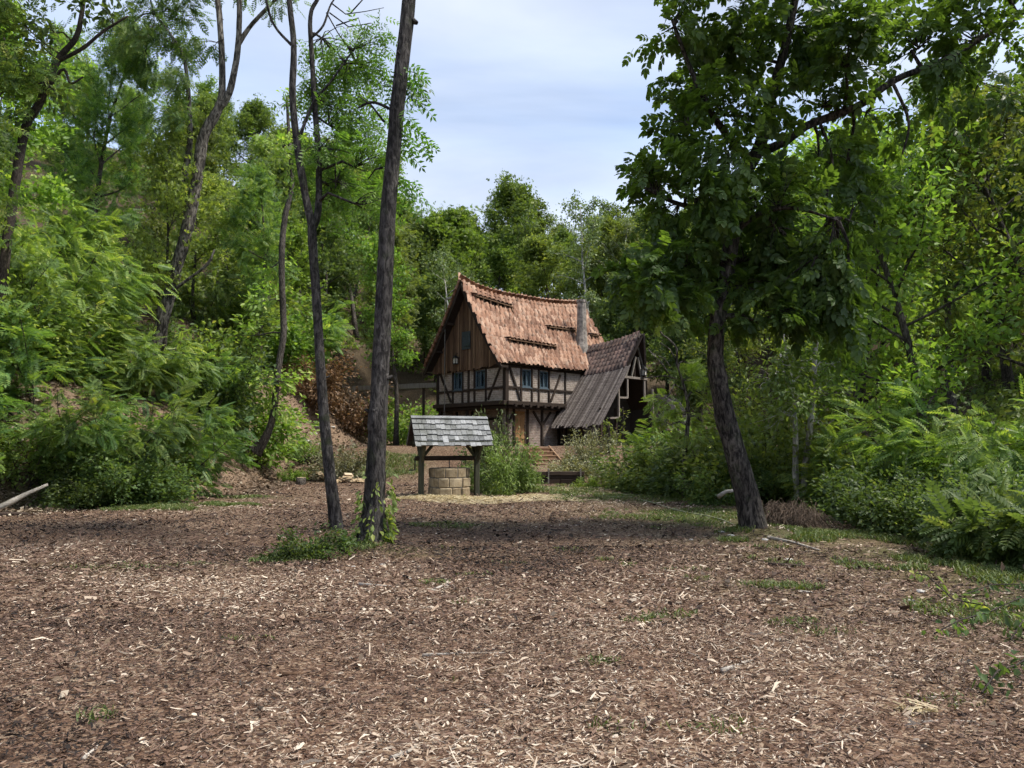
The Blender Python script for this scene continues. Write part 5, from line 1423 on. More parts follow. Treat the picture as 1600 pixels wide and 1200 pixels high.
# ------------------------------------------------------------------ the woods
rw_ = np.random.default_rng(900)
placed = [(-1.93, 21.45, 2.0)]; WOODS = []
def ok(x, y, r):
    for (a, b, c) in placed:
        if (a - x) ** 2 + (b - y) ** 2 < ((r + c) * .5) ** 2: return False
    return True
def wood(n, region, kinds, scale, gap, label, group, name, cat='tree', parts=('trunk', 'crown'), tries=40):
    """region(rng) -> x, y or None ; kinds : list of (proto key, material or None, weight)"""
    wts = np.array([k[2] for k in kinds], float); wts /= wts.sum(); c = 0
    for _ in range(n * tries):
        if c >= n: break
        q = region(rw_)
        if q is None: continue
        x, y = q
        if not ok(x, y, gap): continue
        px, py, f = pix((x, y, float(H(x, y)) + 3))
        if f < 3 or px < -190 or px > 1800: continue
        k = kinds[rw_.choice(len(kinds), p=wts)]
        pr = PR[k[0]][rw_.integers(len(PR[k[0]]))]
        s = rw_.uniform(*scale) * (.78 if px < 260 and y > 30 else 1)
        WOODS.append((plant(name, pr, x, y, s, rw_.uniform(0, 6.28), label, cat, group, mat=G[k[1]] if k[1] else None, tilt=rw_.normal(0, .04), parts=parts, sxy=rw_.uniform(.88, 1.15)), k[0], k[1], x, y, s))
        placed.append((x, y, gap)); c += 1
    return c
def reg_left(r):
    y = r.uniform(22, 85); d = r.uniform(3.5, 60); x = float(xl(y)) - d
    return (x, y)
def reg_left_near(r):
    y = r.uniform(17, 46); d = r.uniform(3.2, 13); return (float(xl(y)) - d, y)
def reg_back(r):
    y = r.uniform(50, 118); x = r.uniform(-.34, .42) * y; return (x, y)
def reg_backnear(r):
    y = r.uniform(49.5, 62); x = r.uniform(-8, 22); return (x, y)
def reg_right(r):
    y = r.uniform(15, 62); x = float(xr(y)) + r.uniform(2.5, 26) + (3.5 if y < 26 else 0)
    return (x, y) if x > 8 else None
wood(9, reg_left_near, [('thin', 'mid', 2), ('tall', 'yellow', 1), ('rob', 'robinia', 2)], (.7, .95), 3.0, 'thin stemmed young tree low on the left slope above the bank', 'young trees low on the left slope', 'slope_tree')
wood(44, reg_left, [('rob', None, 3.5), ('tall', None, 2.5), ('oak', None, 1.3), ('thin', 'yellow', 2)], (.7, 1.0), 3.9, 'green woodland tree among many on the steep left hillside', 'woodland trees on the left hillside', 'hillside_tree')
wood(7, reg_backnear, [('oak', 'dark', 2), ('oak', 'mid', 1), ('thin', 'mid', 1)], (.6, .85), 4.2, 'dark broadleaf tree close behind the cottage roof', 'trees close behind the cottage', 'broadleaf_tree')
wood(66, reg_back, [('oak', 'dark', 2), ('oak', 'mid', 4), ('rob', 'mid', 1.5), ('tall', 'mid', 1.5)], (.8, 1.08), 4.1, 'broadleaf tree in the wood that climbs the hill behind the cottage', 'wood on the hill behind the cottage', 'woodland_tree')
wood(30, reg_right, [('oak', 'mid', 2), ('near', 'yellow', 2.5), ('tall', 'yellow', 1.5), ('rob', None, 2), ('oak', 'dark', 1)], (.8, 1.15), 3.6, 'leafy tree in the shady wood along the right side', 'wood on the right side', 'shade_tree')
def woods_labels():
    """say of each woodland tree how it looks and which landmark it stands behind"""
    look = {'oak': 'broadleaf', 'rob': 'robinia', 'tall': 'tall tree', 'thin': 'slender tree', 'near': 'sapling'}
    tone = {'mid': 'green', 'dark': 'dark green', 'yellow': 'yellow green', 'robinia': 'fresh green', None: 'green'}
    default = {'oak': 'mid', 'rob': 'robinia', 'tall': 'yellow', 'thin': 'mid', 'near': 'yellow'}
    marks = [(60, 'at the left edge'), (190, 'left of the forked robinia'), (350, 'behind the forked robinia'), (480, 'behind the bank tree'), (570, 'behind the slim forked trunk'), (660, 'behind the ash trunk'), (730, 'left of the gable peak'), (800, 'above the gable'), (880, 'above the cottage ridge'), (960, 'behind the chimney'), (1050, 'behind the annex'), (1150, 'behind the mill wheel'), (1260, 'behind the walnut trunk'), (1380, 'behind the walnut crown'), (1500, 'below the walnut limb'), (9999, 'at the right edge')]
    out = {}
    for (e, kd, mt, x, y, s) in WOODS:
        px = pix((x, y, float(H(x, y)) + 5))[0]
        mk = next(m for (lim, m) in marks if px < lim)
        far = 'close by' if y < 30 else 'lower uphill' if y < 50 else 'halfway uphill' if y < 78 else 'high uphill'
        out.setdefault(f'{tone[mt or default[kd]]} {look[kd]} {far} {mk}', []).append((px, e))
    words = {2: ['the left of two', 'the right of two'], 3: ['the left of three', 'the middle of three', 'the right of three']}
    for lab, lst in out.items():
        lst.sort(key=lambda q: q[0])
        for i, (px, e) in enumerate(lst): e['label'] = lab + (', ' + words[len(lst)][i] if len(lst) in words else ', %s of them from the left' % ['first', 'second', 'third', 'fourth', 'fifth', 'sixth', 'seventh', 'eighth', 'ninth'][min(i, 8)] if len(lst) > 3 else '')
woods_labels()
def put(kind, i, px, Y, s, label, cat, mat=None, name='shrub', rz=0., bark=None, group=None, parts=('stem', 'foliage'), sxy=1.0):
    p = at(px, 600, Y); placed.append((p[0], Y, 1.0))
    return plant(name, PR[kind][i], float(p[0]), Y, s, rz, label, cat, group, mat=G[mat] if mat else None, bark=M[bark] if bark else None, parts=parts, sxy=sxy)
TC = ('trunk', 'crown')
put('birch', 0, 722, 52, 1.0, 'bare white birch stem rising directly behind the cottage gable', 'tree', name='birch_tree', rz=1., parts=TC)
put('birch', 1, 745, 55, .8, 'thinner white birch to the right of the gable birch', 'tree', name='birch_tree', rz=3., parts=TC)
put('birch', 1, 925, 58, 1.25, 'tall wispy silver birch topping the skyline behind the chimney', 'tree', name='birch_tree', rz=2., parts=TC)
put('birch', 0, 945, 60, 1.0, 'pale birch with drooping twigs right of the chimney', 'tree', name='birch_tree', rz=4.4, parts=TC)
put('oak', 0, 785, 72, 1.28, 'tallest rounded green tree on the skyline behind the cottage', 'tree', 'mid', 'broadleaf_tree', .4, parts=TC)
put('oak', 1, 690, 60, 1.15, 'yellow green tree left of the cottage gable beyond the bank', 'tree', 'yellow', 'broadleaf_tree', 1.4, parts=TC)
put('tall', 0, 620, 40, .75, 'light yellow green tree behind the thick ash trunk', 'tree', 'yellow', 'broadleaf_tree', 2.4, parts=TC)
put('near', 0, 1440, 18.5, 1.15, 'sunlit yellow green tree behind the walnut limb', 'tree', 'yellow', 'sunlit_tree', .3, parts=TC)
put('near', 1, 1330, 21, 1.1, 'yellow green tree glowing through the gap below the walnut limb', 'tree', 'yellow', 'sunlit_tree', 1.9, parts=TC)
put('near', 1, 1660, 17, 1.1, 'leafy tree at the right edge with dark shaded foliage', 'tree', 'mid', 'shade_tree', 4., parts=TC)
put('near', 0, 1180, 27, .95, 'dark green tree behind the lower walnut trunk', 'tree', 'mid', 'shade_tree', 4., parts=TC)
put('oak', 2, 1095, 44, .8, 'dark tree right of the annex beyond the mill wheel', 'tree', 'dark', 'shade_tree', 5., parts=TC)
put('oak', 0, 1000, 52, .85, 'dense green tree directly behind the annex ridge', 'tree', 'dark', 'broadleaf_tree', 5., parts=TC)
# shrubs of the left bank
SH = [('pin', 0, 60, 18.6, 1.5, 'robinia', 'big feathery robinia shrub at the left edge above the rubble'),
      ('pin', 1, 170, 18.8, 1.25, 'robinia', 'feathery robinia shrub overhanging the dark foot of the left bank'),
      ('pin', 2, 255, 20.2, 1.15, 'robinia', 'feathery robinia shrub left of the bare bank, reaching low'),
      ('pin', 1, 300, 25.2, .9, 'robinia', 'small robinia shrub directly above the eroded bank'),
      ('pin', 0, -30, 17.0, 1.35, 'robinia', 'robinia shrub cut by the left edge, lowest on the slope'),
      ('pin', 2, 60, 22.5, 1.4, 'robinia', 'tall pale robinia shrub with bright tips high on the left slope'),
      ('pin', 0, 30, 25.0, 1.7, 'robinia', 'tall feathery robinia shrub high at the left edge'),
      ('pin', 0, 130, 20.5, 1.3, 'robinia', 'bright feathery robinia shrub in the middle of the left bank'),
      ('pin', 1, 215, 22.6, .95, 'robinia', 'robinia shrub just below the foot of the forked robinia'),
      ('pin', 2, 20, 20.6, 1.3, 'robinia', 'shaded robinia shrub at the left edge above the dead branch'),
      ('bush', 2, 45, 17.6, .95, 'mid', 'green small leaved bush at the left edge behind the dead branch'),
      ('pin', 1, 95, 18.3, .85, 'robinia', 'small robinia shrub at the foot of the left bank beside the dark bush'),
      ('bush', 0, -15, 19.2, 1.3, 'mid', 'broad green bush cut by the left edge'),
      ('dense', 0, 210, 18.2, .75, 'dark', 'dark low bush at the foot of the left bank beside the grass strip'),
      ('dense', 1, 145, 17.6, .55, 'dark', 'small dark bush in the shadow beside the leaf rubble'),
      ('bush', 0, 330, 26, 1.5, 'dark', 'dark rounded bush behind the bare bank'),
      ('hazel', 0, 390, 28.5, 1.35, 'yellow', 'bright yellow green hazel bush above the bank tree'),
      ('hazel', 1, 345, 27.5, 1.0, 'yellow', 'lit yellow green bush at the top of the eroded bank'),
      ('hazel', 0, 360, 33, 1.5, 'mid', 'green hazel bush higher up between the slope trunks'),
      ('bush', 1, 225, 30, 1.0, 'dark', 'shaded bush at the foot of the forked robinia'),
      ('bush', 2, 150, 28, 1.1, 'mid', 'wide green bush on the slope left of the forked robinia'),
      ('hazel', 1, 352, 40, 1.9, 'mid', 'wide green bush on the bare slope left of the slim trunk'),
      ('bush', 2, 400, 46, 2.2, 'mid', 'round green bush high on the slope behind the bank tree'),
      ('pin', 1, 300, 36, 1.8, 'robinia', 'robinia shrub on the slope right of the forked robinia'),
      ('hazel', 0, 430, 38, 1.6, 'yellow', 'yellow green bush on the slope right behind the bank tree'),
      ('pin', 2, 470, 46, 2.0, 'robinia', 'robinia shrub high behind the slim forked trunk'),
      ('bush', 0, 492, 38, 1.5, 'brown', 'withered brown bush on the bank behind the slim trunk'),
      ('bush', 2, 543, 41, 1.7, 'brown', 'rust brown bush between the two foreground trunks'),
      ('hazel', 1, 640, 44, 1.5, 'yellow', 'yellow green bush on the bank left of the cottage corner'),
      ('hazel', 0, 585, 45, 1.0, 'mid', 'green bush on the bank right behind the ash trunk'),
      ('bush', 0, 528, 29.5, .9, 'grey', 'dark grey leaved bush beside the planter'),
      ('bush', 1, 480, 32, .7, 'robinia', 'small fresh green bush by the log debris'),
      ('hazel', 0, 462, 28.6, .32, 'yellow', 'low yellow bush on the right end of the bank')]
for k, (kd, i, px, Y, s, m, lab) in enumerate(SH): put(kd, i, px, Y, s, lab, 'shrub', m, 'robinia_shrub' if kd == 'pin' else 'shrub', k * 1.7)
# garden plants by the cottage
put('willow', 0, 797, 23.0, .98, 'fresh green willow bush growing right of the well', 'shrub', 'willow', 'willow_bush', .5, sxy=.72)
put('bush', 1, 768, 24.6, 1.5, 'half withered brown tipped bush behind the well roof', 'shrub', 'birch', 'withered_bush', 1.5, sxy=.42)
put('herb', 1, 652, 21.2, .3, 'tiny weed tuft at the left well post', 'plant', 'mid', 'weed_tuft', 1.)
put('herb', 0, 722, 20.95, .25, 'tiny weed tuft against the front of the well ring', 'plant', 'yellow', 'weed_tuft', 2.)
put('herb', 0, 776, 21.9, .75, 'small dark rounded bush at the foot of the willow bush', 'shrub', 'dark', 'small_bush', .5)
put('bush', 0, 912, 31.5, 1.0, 'silvery grey leaved bush below the annex eave', 'shrub', 'grey', 'silver_bush', .5, sxy=.7)
put('herb', 1, 885, 29.0, 1.1, 'grey herb clump on the sleeper wall', 'plant', 'grey', 'herb_clump', 1.)
put('herb', 0, 915, 28.6, 1.25, 'grey green herb clump right of the sleeper wall', 'plant', 'grey', 'herb_clump', 3.)
put('herb', 1, 935, 26.0, .9, 'low bright grassy clump in front of the herb bed', 'plant', 'yellow', 'grass_clump', 2.)
put('herb', 0, 912, 25.6, .7, 'small bright weed clump at the end of the sleeper wall', 'plant', 'yellow', 'grass_clump', 4.)
SH = [('bush', 1, 985, 25.0, .95, 'grey', 'greyish bush in the herb garden beneath the annex'),
      ('bush', 0, 1010, 23.2, 1.05, 'dark', 'dark rounded bush left of the young robinia stem'),
      ('bush', 2, 1045, 22.0, .95, 'mid', 'mid green bush at the foot of the young robinia'),
      ('dense', 1, 1100, 21.0, .95, 'dark', 'dense dark bush between the young robinia and the walnut'),
      ('pin', 1, 1065, 23.5, 1.0, 'yellow', 'light robinia shrub glowing beside the mill wheel'),
      ('pin', 2, 1110, 25.5, 1.15, 'robinia', 'robinia shrub behind the walnut trunk'),
      ('bush', 0, 1130, 18.2, .75, 'dark', 'low dark bush touching the left side of the walnut trunk'),
      ('dense', 0, 1200, 19.5, 1.3, 'mid', 'tall dense bush right behind the walnut trunk'),
      ('bush', 1, 1225, 22.5, 1.7, 'mid', 'broad bush in the shade above the pale trunks'),
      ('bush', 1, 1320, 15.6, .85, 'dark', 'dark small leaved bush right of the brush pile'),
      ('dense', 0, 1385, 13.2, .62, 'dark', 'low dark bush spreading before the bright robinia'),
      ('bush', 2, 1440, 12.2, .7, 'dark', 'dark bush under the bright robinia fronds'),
      ('pin', 0, 1450, 14.6, 1.0, 'yellow', 'bright yellow green robinia shrub in the sun at the right'),
      ('pin', 1, 1500, 15.4, 1.25, 'robinia', 'tall robinia shrub with tiers of lit fronds at the right'),
      ('pin', 2, 1585, 13.8, 1.05, 'robinia', 'robinia shrub cut by the right edge'),
      ('pin', 0, 1370, 17.0, 1.0, 'robinia', 'robinia shrub in the dark hollow right of the pale trunks'),
      ('bush', 0, 1530, 11.4, .75, 'dark', 'shaded bush at the right edge behind the big fronds'),
      ('dense', 1, 1480, 19.0, 1.3, 'dark', 'dark thicket bush behind the bright robinia')]
for k, (kd, i, px, Y, s, m, lab) in enumerate(SH): put(kd, i, px, Y, s, lab, 'shrub', m, 'robinia_shrub' if kd == 'pin' else 'shrub', k * 1.3 + .4)
# big blue green fronds close at the right edge
PR['frond'] = [shrub(260, 1.35, .9, 9, 2, 'pin9', .5, 'dark', 4, .06, droop=.45, stem_r=.012)]
put('frond', 0, 1560, 9.9, 1.0, 'blue green robinia shoot with large round leaflets at the right edge', 'shrub', None, 'robinia_shoot', 2.)
put('frond', 0, 1620, 9.2, .9, 'robinia shoot with large leaflets half out of the right edge', 'shrub', None, 'robinia_shoot', 4.)
put('herb', 0, 470, 10.0, .78, 'low dark leafy clump at the foot of the slim forked trunk', 'plant', 'dark', 'ground_clump', .5, sxy=1.0)
put('herb', 1, 520, 10.3, .62, 'dark weed tuft between the two foreground trunks', 'plant', 'dark', 'ground_clump', 2.)
# ivy on the foot of the ash
rng = np.random.default_rng(320); mb = MB(); ip = []
for k in range(7):
    a = rng.uniform(math.pi * .9, math.pi * 2.1); pts = []
    for i in range(8):
        t = i / 7; c, _ = lerp_path(t1, .03 + .2 * t * rng.uniform(.85, 1.1)); r_ = np.interp(t, [0, .15, 1], [.27, .175, .15])
        pts.append(c + np.array([math.cos(a + t * .5) * r_, math.sin(a + t * .5) * r_, 0]))
    mb.tube(pts, .008, 4, cap=False); ip.append(np.array(pts))
P = []; Dv = []
for pts in ip:
    for _ in range(70):
        t = rng.random() ** 1.6; c, d = lerp_path(pts, t); o_ = c - lerp_path(t1, .03 + .2 * t)[0]; o_[2] = 0
        P.append(c + unit(o_) * rng.uniform(.01, .12) + rng.normal(0, .03, 3)); Dv.append(unit(o_) * .8 + np.array([0, 0, -.5]))
P = np.array(P); Dv = np.array(Dv); n = len(P)
D, Nn = leaf_dirs(rng, n, Dv, .3, .4, .4)
lv = leaf_arrays(rng, P, D, Nn, rng.uniform(.07, .13, n), 'leaf', np.clip(rng.normal(.55, .15, n), 0, 1))
traced_tree('ivy', mb, [lv], gz(t1[3]), 'green ivy climbing the foot of the thick ash trunk', 'ivy', 'twig', 'mid', parts=('stem', 'foliage'))

# ------------------------------------------------------------------ small things on the ground
def rock_mesh(seed, r=1.0):
    q = random.Random(seed); mb = MB(); n = 7; V = []; F = []
    rings = [(-.5, .55), (-.2, .95), (.15, .9), (.42, .5)]
    for (z, k) in rings:
        for i in range(n):
            t = 2 * math.pi * (i + q.uniform(-.2, .2)) / n; rr = k * q.uniform(.75, 1.15)
            V.append((math.cos(t) * rr * r, math.sin(t) * rr * .8 * r, (z + q.uniform(-.08, .08)) * r * .8))
    for j in range(3):
        for i in range(n): F.append((j * n + i, j * n + (i + 1) % n, (j + 1) * n + (i + 1) % n, (j + 1) * n + i))
    F.append(tuple(range(3 * n, 4 * n))); F.append(tuple(range(n))[::-1])
    return mb.add(V, F).mesh('stone', M['stone'], True)
ROCKS = [rock_mesh(i) for i in range(5)]
def stone(px, py, r, label, group, k):
    p = on_ground(px, py); o = link('stone', ROCKS[k % 5]); o.location = (p[0], p[1], p[2] + r * .12); o.scale = (r, r, r * .8); o.rotation_euler = (0, 0, k * 1.3)
    tag(o, label, 'stone', group)
for k, (x, y, r) in enumerate([(527, 893, .055), (552, 886, .04), (598, 883, .05), (640, 905, .03), (702, 912, .055)]): stone(x, y, r, 'pale stone on the mulch by the ash foot', 'pale stones by the ash', k)
for k, (x, y, r) in enumerate([(1128, 832, .07), (1142, 838, .08), (1195, 844, .07), (1232, 876, .08), (1080, 844, .05), (1160, 842, .06), (1438, 925, .06), (1424, 940, .06)]): stone(x, y, r, 'pale stone on the ground near the walnut foot', 'pale stones near the walnut', k + 2)
for k, (x, y, r) in enumerate([(490, 678, .22), (481, 690, .2), (500, 695, .18), (470, 695, .15), (520, 668, .2), (545, 668, .22), (560, 672, .18), (495, 668, .2), (575, 670, .2)]):
    stone(x, y, r, 'pale rubble block at the foot of the slope behind the trunks', 'rubble behind the trunks', k)
def stick(pts, r, label, group=None, mat='deadwood', name='fallen_stick'):
    P = [on_ground(*q) + np.array([0, 0, r * .8 + (q[2] if len(q) > 2 else 0)]) if len(q) == 2 else at(q[0], q[1], q[2]) for q in pts]
    n = len(P); base = P[0].copy(); mb = MB()
    mb.tube([p - base for p in P], [r * (1 - .6 * i / (n - 1)) for i in range(n)], 7, wob=.12, rng=rr_)
    o = mb.build(name, M[mat], None, True); o.location = base; tag(o, label, 'branch', group); return o
stick([(-14, 800, 16.3), (20, 783, 16.5), (45, 770, 16.7), (75, 757, 16.9)], .085, 'thick bleached dead branch slanting on the rubble at the left edge')
stick([(-10, 808), (20, 806), (44, 806)], .06, 'dark rotten log lying at the left edge below the bleached branch', None, 'sleeper')
stick([(560, 915), (590, 917), (612, 918)], .02, 'short stick on the mulch below the ash')
stick([(675, 925), (690, 918), (708, 916)], .018, 'thin pale stick right of the ash stones')
stick([(1128, 1052), (1150, 1044), (1180, 1032)], .02, 'pale peeled stick beside the small green grass patch')
stick([(1200, 842), (1240, 850), (1280, 862)], .03, 'long bare stick lying right of the walnut foot')
stick([(1200, 884), (1245, 886), (1288, 890)], .025, 'dark stick on the grass in front of the walnut', None, 'sleeper')
stick([(1020, 922), (1050, 922), (1075, 924)], .016, 'brown splinter on the mulch before the walnut', None, 'plank')
stick([(1250, 926), (1275, 928), (1300, 988)][:2], .016, 'short pale stick on the mulch at the right')
stick([(1440, 1131), (1480, 1129), (1525, 1130)], .012, 'straight pale straw stick near the lower right corner')
stick([(660, 1026), (720, 1023), (790, 1022)], .013, 'long thin pale stick on the mulch in the middle foreground')
stick([(610, 1188), (640, 1176), (655, 1163)], .012, 'bent pale twig at the bottom edge')
stick([(130, 1188), (150, 1172), (152, 1166)], .012, 'thin pale twig at the lower left edge')
stick([(438, 1057), (460, 1056), (490, 1057)], .018, 'brown splinter of bark left of the middle foreground', None, 'plank')
# garden hose
hp = [on_ground(*q) + np.array([0, 0, .03]) for q in [(1000, 776), (960, 772), (944, 772), (942, 776), (956, 778), (985, 778), (1000, 782), (1020, 787), (1050, 797), (1075, 803), (1105, 808), (1128, 814), (1146, 822)]]
mb = MB(); mb.tube([p - hp[0] for p in hp], .015, 6); o = mb.build('garden_hose', M['hose'], None, True); o.location = hp[0]; tag(o, 'pale yellow hose winding over the grass left of the walnut', 'hose')
# tree stump, firewood, logs, planter
p = on_ground(470, 757); e = empty('tree_stump', p - np.array([0, 0, .05])); tag(e, 'short sawn stump used as chopping block below the bank', 'stump')
mb = MB(); mb.tube([(0, 0, 0), (.0, 0, .15), (.01, 0, .31)], [.22, .19, .18], 14, wob=.04, rng=rr_); mb.build('bark', M['bark'], e, True)
MB().tube([(.01, 0, .312), (.01, 0, .32)], .17, 14).build('cut_face', M['cutwood'], e)
def log_mesh(seed):
    q = random.Random(seed); n = q.choice([3, 4, 5]); return MB().tube([(-.2, 0, 0), (.2, 0, 0)], [.07, .065], n, wob=.2, rng=q)
LOGS = [log_mesh(i).mesh('log', M['cutwood'], False) for i in range(5)]
def pile(px, py, n, spread, label, name, mesh_list, sc=1.0, seed=0, h=.3):
    q = random.Random(seed); p = on_ground(px, py); e = empty(name, p); tag(e, label, 'wood pile')
    for k in range(n):
        o = link('log', mesh_list[k % len(mesh_list)], e)
        u = q.uniform(-1, 1); o.location = (u * spread, q.uniform(-.25, .25), .06 + h * (1 - abs(u)) * q.random()); o.rotation_euler = (q.uniform(-.3, .3), q.uniform(-.5, .5), q.uniform(0, 3.1)); o.scale = (sc, sc, sc)
pile(490, 750, 22, .5, 'loose heap of pale split firewood beside the stump', 'firewood_heap', LOGS, 1.0, 3)
pile(546, 754, 20, .45, 'small stack of round pale logs between the two foreground trunks', 'log_stack', LOGS, .95, 4)
POLES = [MB().tube([(-1.0, 0, 0), (0, .03, .02), (1.0, 0, 0)], [.07, .065, .05], 7).mesh('log', M['bark_pale'], True)]
pile(622, 672, 10, .5, 'pile of long bare poles left of the well roof', 'pole_pile', POLES, .8, 5, .5)
for o in bpy.data.objects:
    if o.parent and o.parent.name.startswith('pole_pile'): o.rotation_euler = (0, rr_.uniform(-.1, .1), rr_.uniform(-.25, .25))
p = on_ground(486, 724); e = empty('planter_box', p, .1); tag(e, 'long low dark wooden planter box behind the slim trunk', 'planter')
for (lo, hi) in [((-.8, -.25, 0), (.8, -.2, .3)), ((-.8, .2, 0), (.8, .25, .3)), ((-.8, -.199, 0), (-.75, .199, .3)), ((.75, -.199, 0), (.8, .199, .3)), ((-.749, -.199, .1), (.749, .199, .24))]:
    MB().lohi(lo, hi).build('board' if hi[2] > .25 else 'earth', M['sleeper'], e)
# brush pile of dry stalks
p = on_ground(1240, 826); rng = np.random.default_rng(400); mb = MB()
for k in range(620):
    a = rng.normal(.1, .9); x0 = rng.normal(-.25, .33); y0 = rng.normal(0, .3); z0 = abs(rng.normal(.12, .12))
    ln = rng.uniform(.25, .85); dx = ln * math.cos(a); dy = ln * math.sin(a) * .5
    zz = z0 + .2 * rng.random() + rng.normal(0, .06)
    mb.tube([(x0, y0, z0 + .1), (x0 + dx * .35, y0 + dy * .35, zz + .16), (x0 + dx * .75, y0 + dy * .75, zz * .55 + .05), (x0 + dx, y0 + dy, .02)], [.008, .007, .006, .003], 3, cap=False)
M['drystalk'] = plain_mat('dry_red_brown_stalk', (0.085, 0.058, 0.04), .9, var=.7, scale=6)
o = mb.build('brush_pile', M['drystalk'], None, True); o.location = p; o.scale = (.72, .72, .75); tag(o, 'heap of dry reddish brown cut stalks right of the walnut trunk', 'brush pile')
# split light log behind walnut trunk
stick([(1122, 776, 14.5), (1135, 768, 14.4), (1160, 765, 14.3)], .05, 'pale curved piece of split wood left of the walnut trunk')
# trailing bramble at the right foreground
rng = np.random.default_rng(410)
for k, K in enumerate([[(1420, 900), (1450, 915), (1490, 945), (1540, 965)], [(1460, 1000), (1500, 990), (1545, 965), (1600, 950)], [(1535, 1095), (1560, 1075), (1590, 1050), (1640, 1030)], [(1500, 940), (1550, 930), (1600, 920), (1650, 930)], [(1580, 1010), (1600, 990), (1640, 980)]]):
    pts = [on_ground(*q) + np.array([0, 0, .05 + .06 * (i % 2)]) for i, q in enumerate(K)]
    mb = MB(); mb.tube(pts, .006, 5, cap=False); n = 46
    P = np.array([lerp_path(pts, t)[0] for t in rng.random(n)]) + rng.normal(0, .05, (n, 3)) * np.array([1, 1, .5])
    D, Nn = leaf_dirs(rng, n, np.tile([0, -.3, -.4], (n, 1)), .4, .8, .6)
    lv = leaf_arrays(rng, P, D, Nn, rng.uniform(.06, .11, n), 'leaf', np.clip(rng.normal(.6 if k == 0 else .35, .15, n), 0, 1))
    lab = ['light green bramble runner reaching out over the mulch at the right', 'dark bramble runner lying on the mulch at the right edge', 'bramble runner near the lower right corner', 'bramble runner behind the others at the right edge', 'short bramble shoot cut by the right edge'][k]
    e = traced_tree('bramble_runner', mb, [lv], gz(pts[0]), lab, 'bramble', 'twig', 'dark' if k else 'mid', 'bramble runners', ('stem', 'foliage'))

# ------------------------------------------------------------------ mulch, grass, straw, litter
def inview(x, y, m=1.6):
    return (np.abs(x) < .74 * y + m)
def chips(n, y0, y1, lmul, wmul, seed, bent, tmean=.33):
    rng = np.random.default_rng(seed)
    y = np.sqrt(rng.uniform(y0 ** 2, y1 ** 2, n)); x = rng.uniform(-1, 1, n) * (.74 * y + 1.2)
    d = xl(y) - x; e = x - xr(y)
    gm = np.maximum(np.exp(-1.1 * (((x - 6.6) / 2.3) ** 2 + ((y - 9.6) / 4.2) ** 2)), np.exp(-1.1 * (((x - 4.2) / 2.4) ** 2 + ((y - 15.8) / 2.6) ** 2)))
    keep = (rng.random(n) > gm * .85) & (d < .3) & (e < .8) & (vnoise(x, y, .5) + rng.random(n) * .6 > .35)
    x, y = x[keep], y[keep]; n = len(x)
    z = H(x, y) + rng.uniform(.0, .022, n)
    a = rng.normal(.2, .9, n); L_ = np.clip(rng.lognormal(math.log(.025), .62, n), .010, .17) * lmul; W_ = np.clip(rng.lognormal(math.log(.0062), .55, n), .002, .03) * wmul
    tl = rng.normal(0, .26, n); rl = rng.normal(0, .6, n)
    dx = np.stack([np.cos(a) * np.cos(tl), np.sin(a) * np.cos(tl), np.sin(tl)], 1)
    sd = np.stack([-np.sin(a) * np.cos(rl), np.cos(a) * np.cos(rl), np.sin(rl)], 1)
    c = np.stack([x, y, z + np.abs(np.sin(tl)) * L_ * .45 + .004], 1)
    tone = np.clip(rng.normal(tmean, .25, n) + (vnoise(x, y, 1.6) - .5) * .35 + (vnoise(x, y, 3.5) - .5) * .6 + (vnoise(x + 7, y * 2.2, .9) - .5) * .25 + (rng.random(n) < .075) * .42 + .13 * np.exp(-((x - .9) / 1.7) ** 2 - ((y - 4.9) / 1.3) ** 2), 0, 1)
    hl = (L_ / 2)[:, None] * dx; hw = (W_ / 2)[:, None] * sd
    up = np.zeros((n, 3)); up[:, 2] = L_ * rng.normal(0, .1, n)
    if bent:
        V = np.stack([c - hl - hw * .6, c - hl + hw * .6, c - hw + up, c + hw + up, c + hl - hw * .5, c + hl + hw * .5], 1).reshape(-1, 3)
        b_ = np.arange(n)[:, None] * 6
        Fq = np.concatenate([b_ + np.array([0, 1, 3, 2]), b_ + np.array([2, 3, 5, 4])])
        return V, Fq, np.repeat(tone, 6)
    V = np.stack([c - hl - hw, c - hl + hw, c + hl + hw, c + hl - hw], 1).reshape(-1, 3)
    return V, np.arange(n)[:, None] * 4 + np.arange(4), np.repeat(tone, 4)
parts_ = [chips(115000, 2.6, 6.5, 1.0, 1.0, 1, True), chips(120000, 6.3, 11, 1.15, 1.35, 2, False), chips(70000, 10.8, 19, 1.4, 1.9, 3, False), chips(30000, 18.5, 30, 2.0, 2.8, 4, False)]
o = link('wood_chips', join_leaves('wood_chips', parts_, G['chip'])); tag(o, 'loose brown wood chip mulch covering the clearing', 'mulch', kind='stuff')

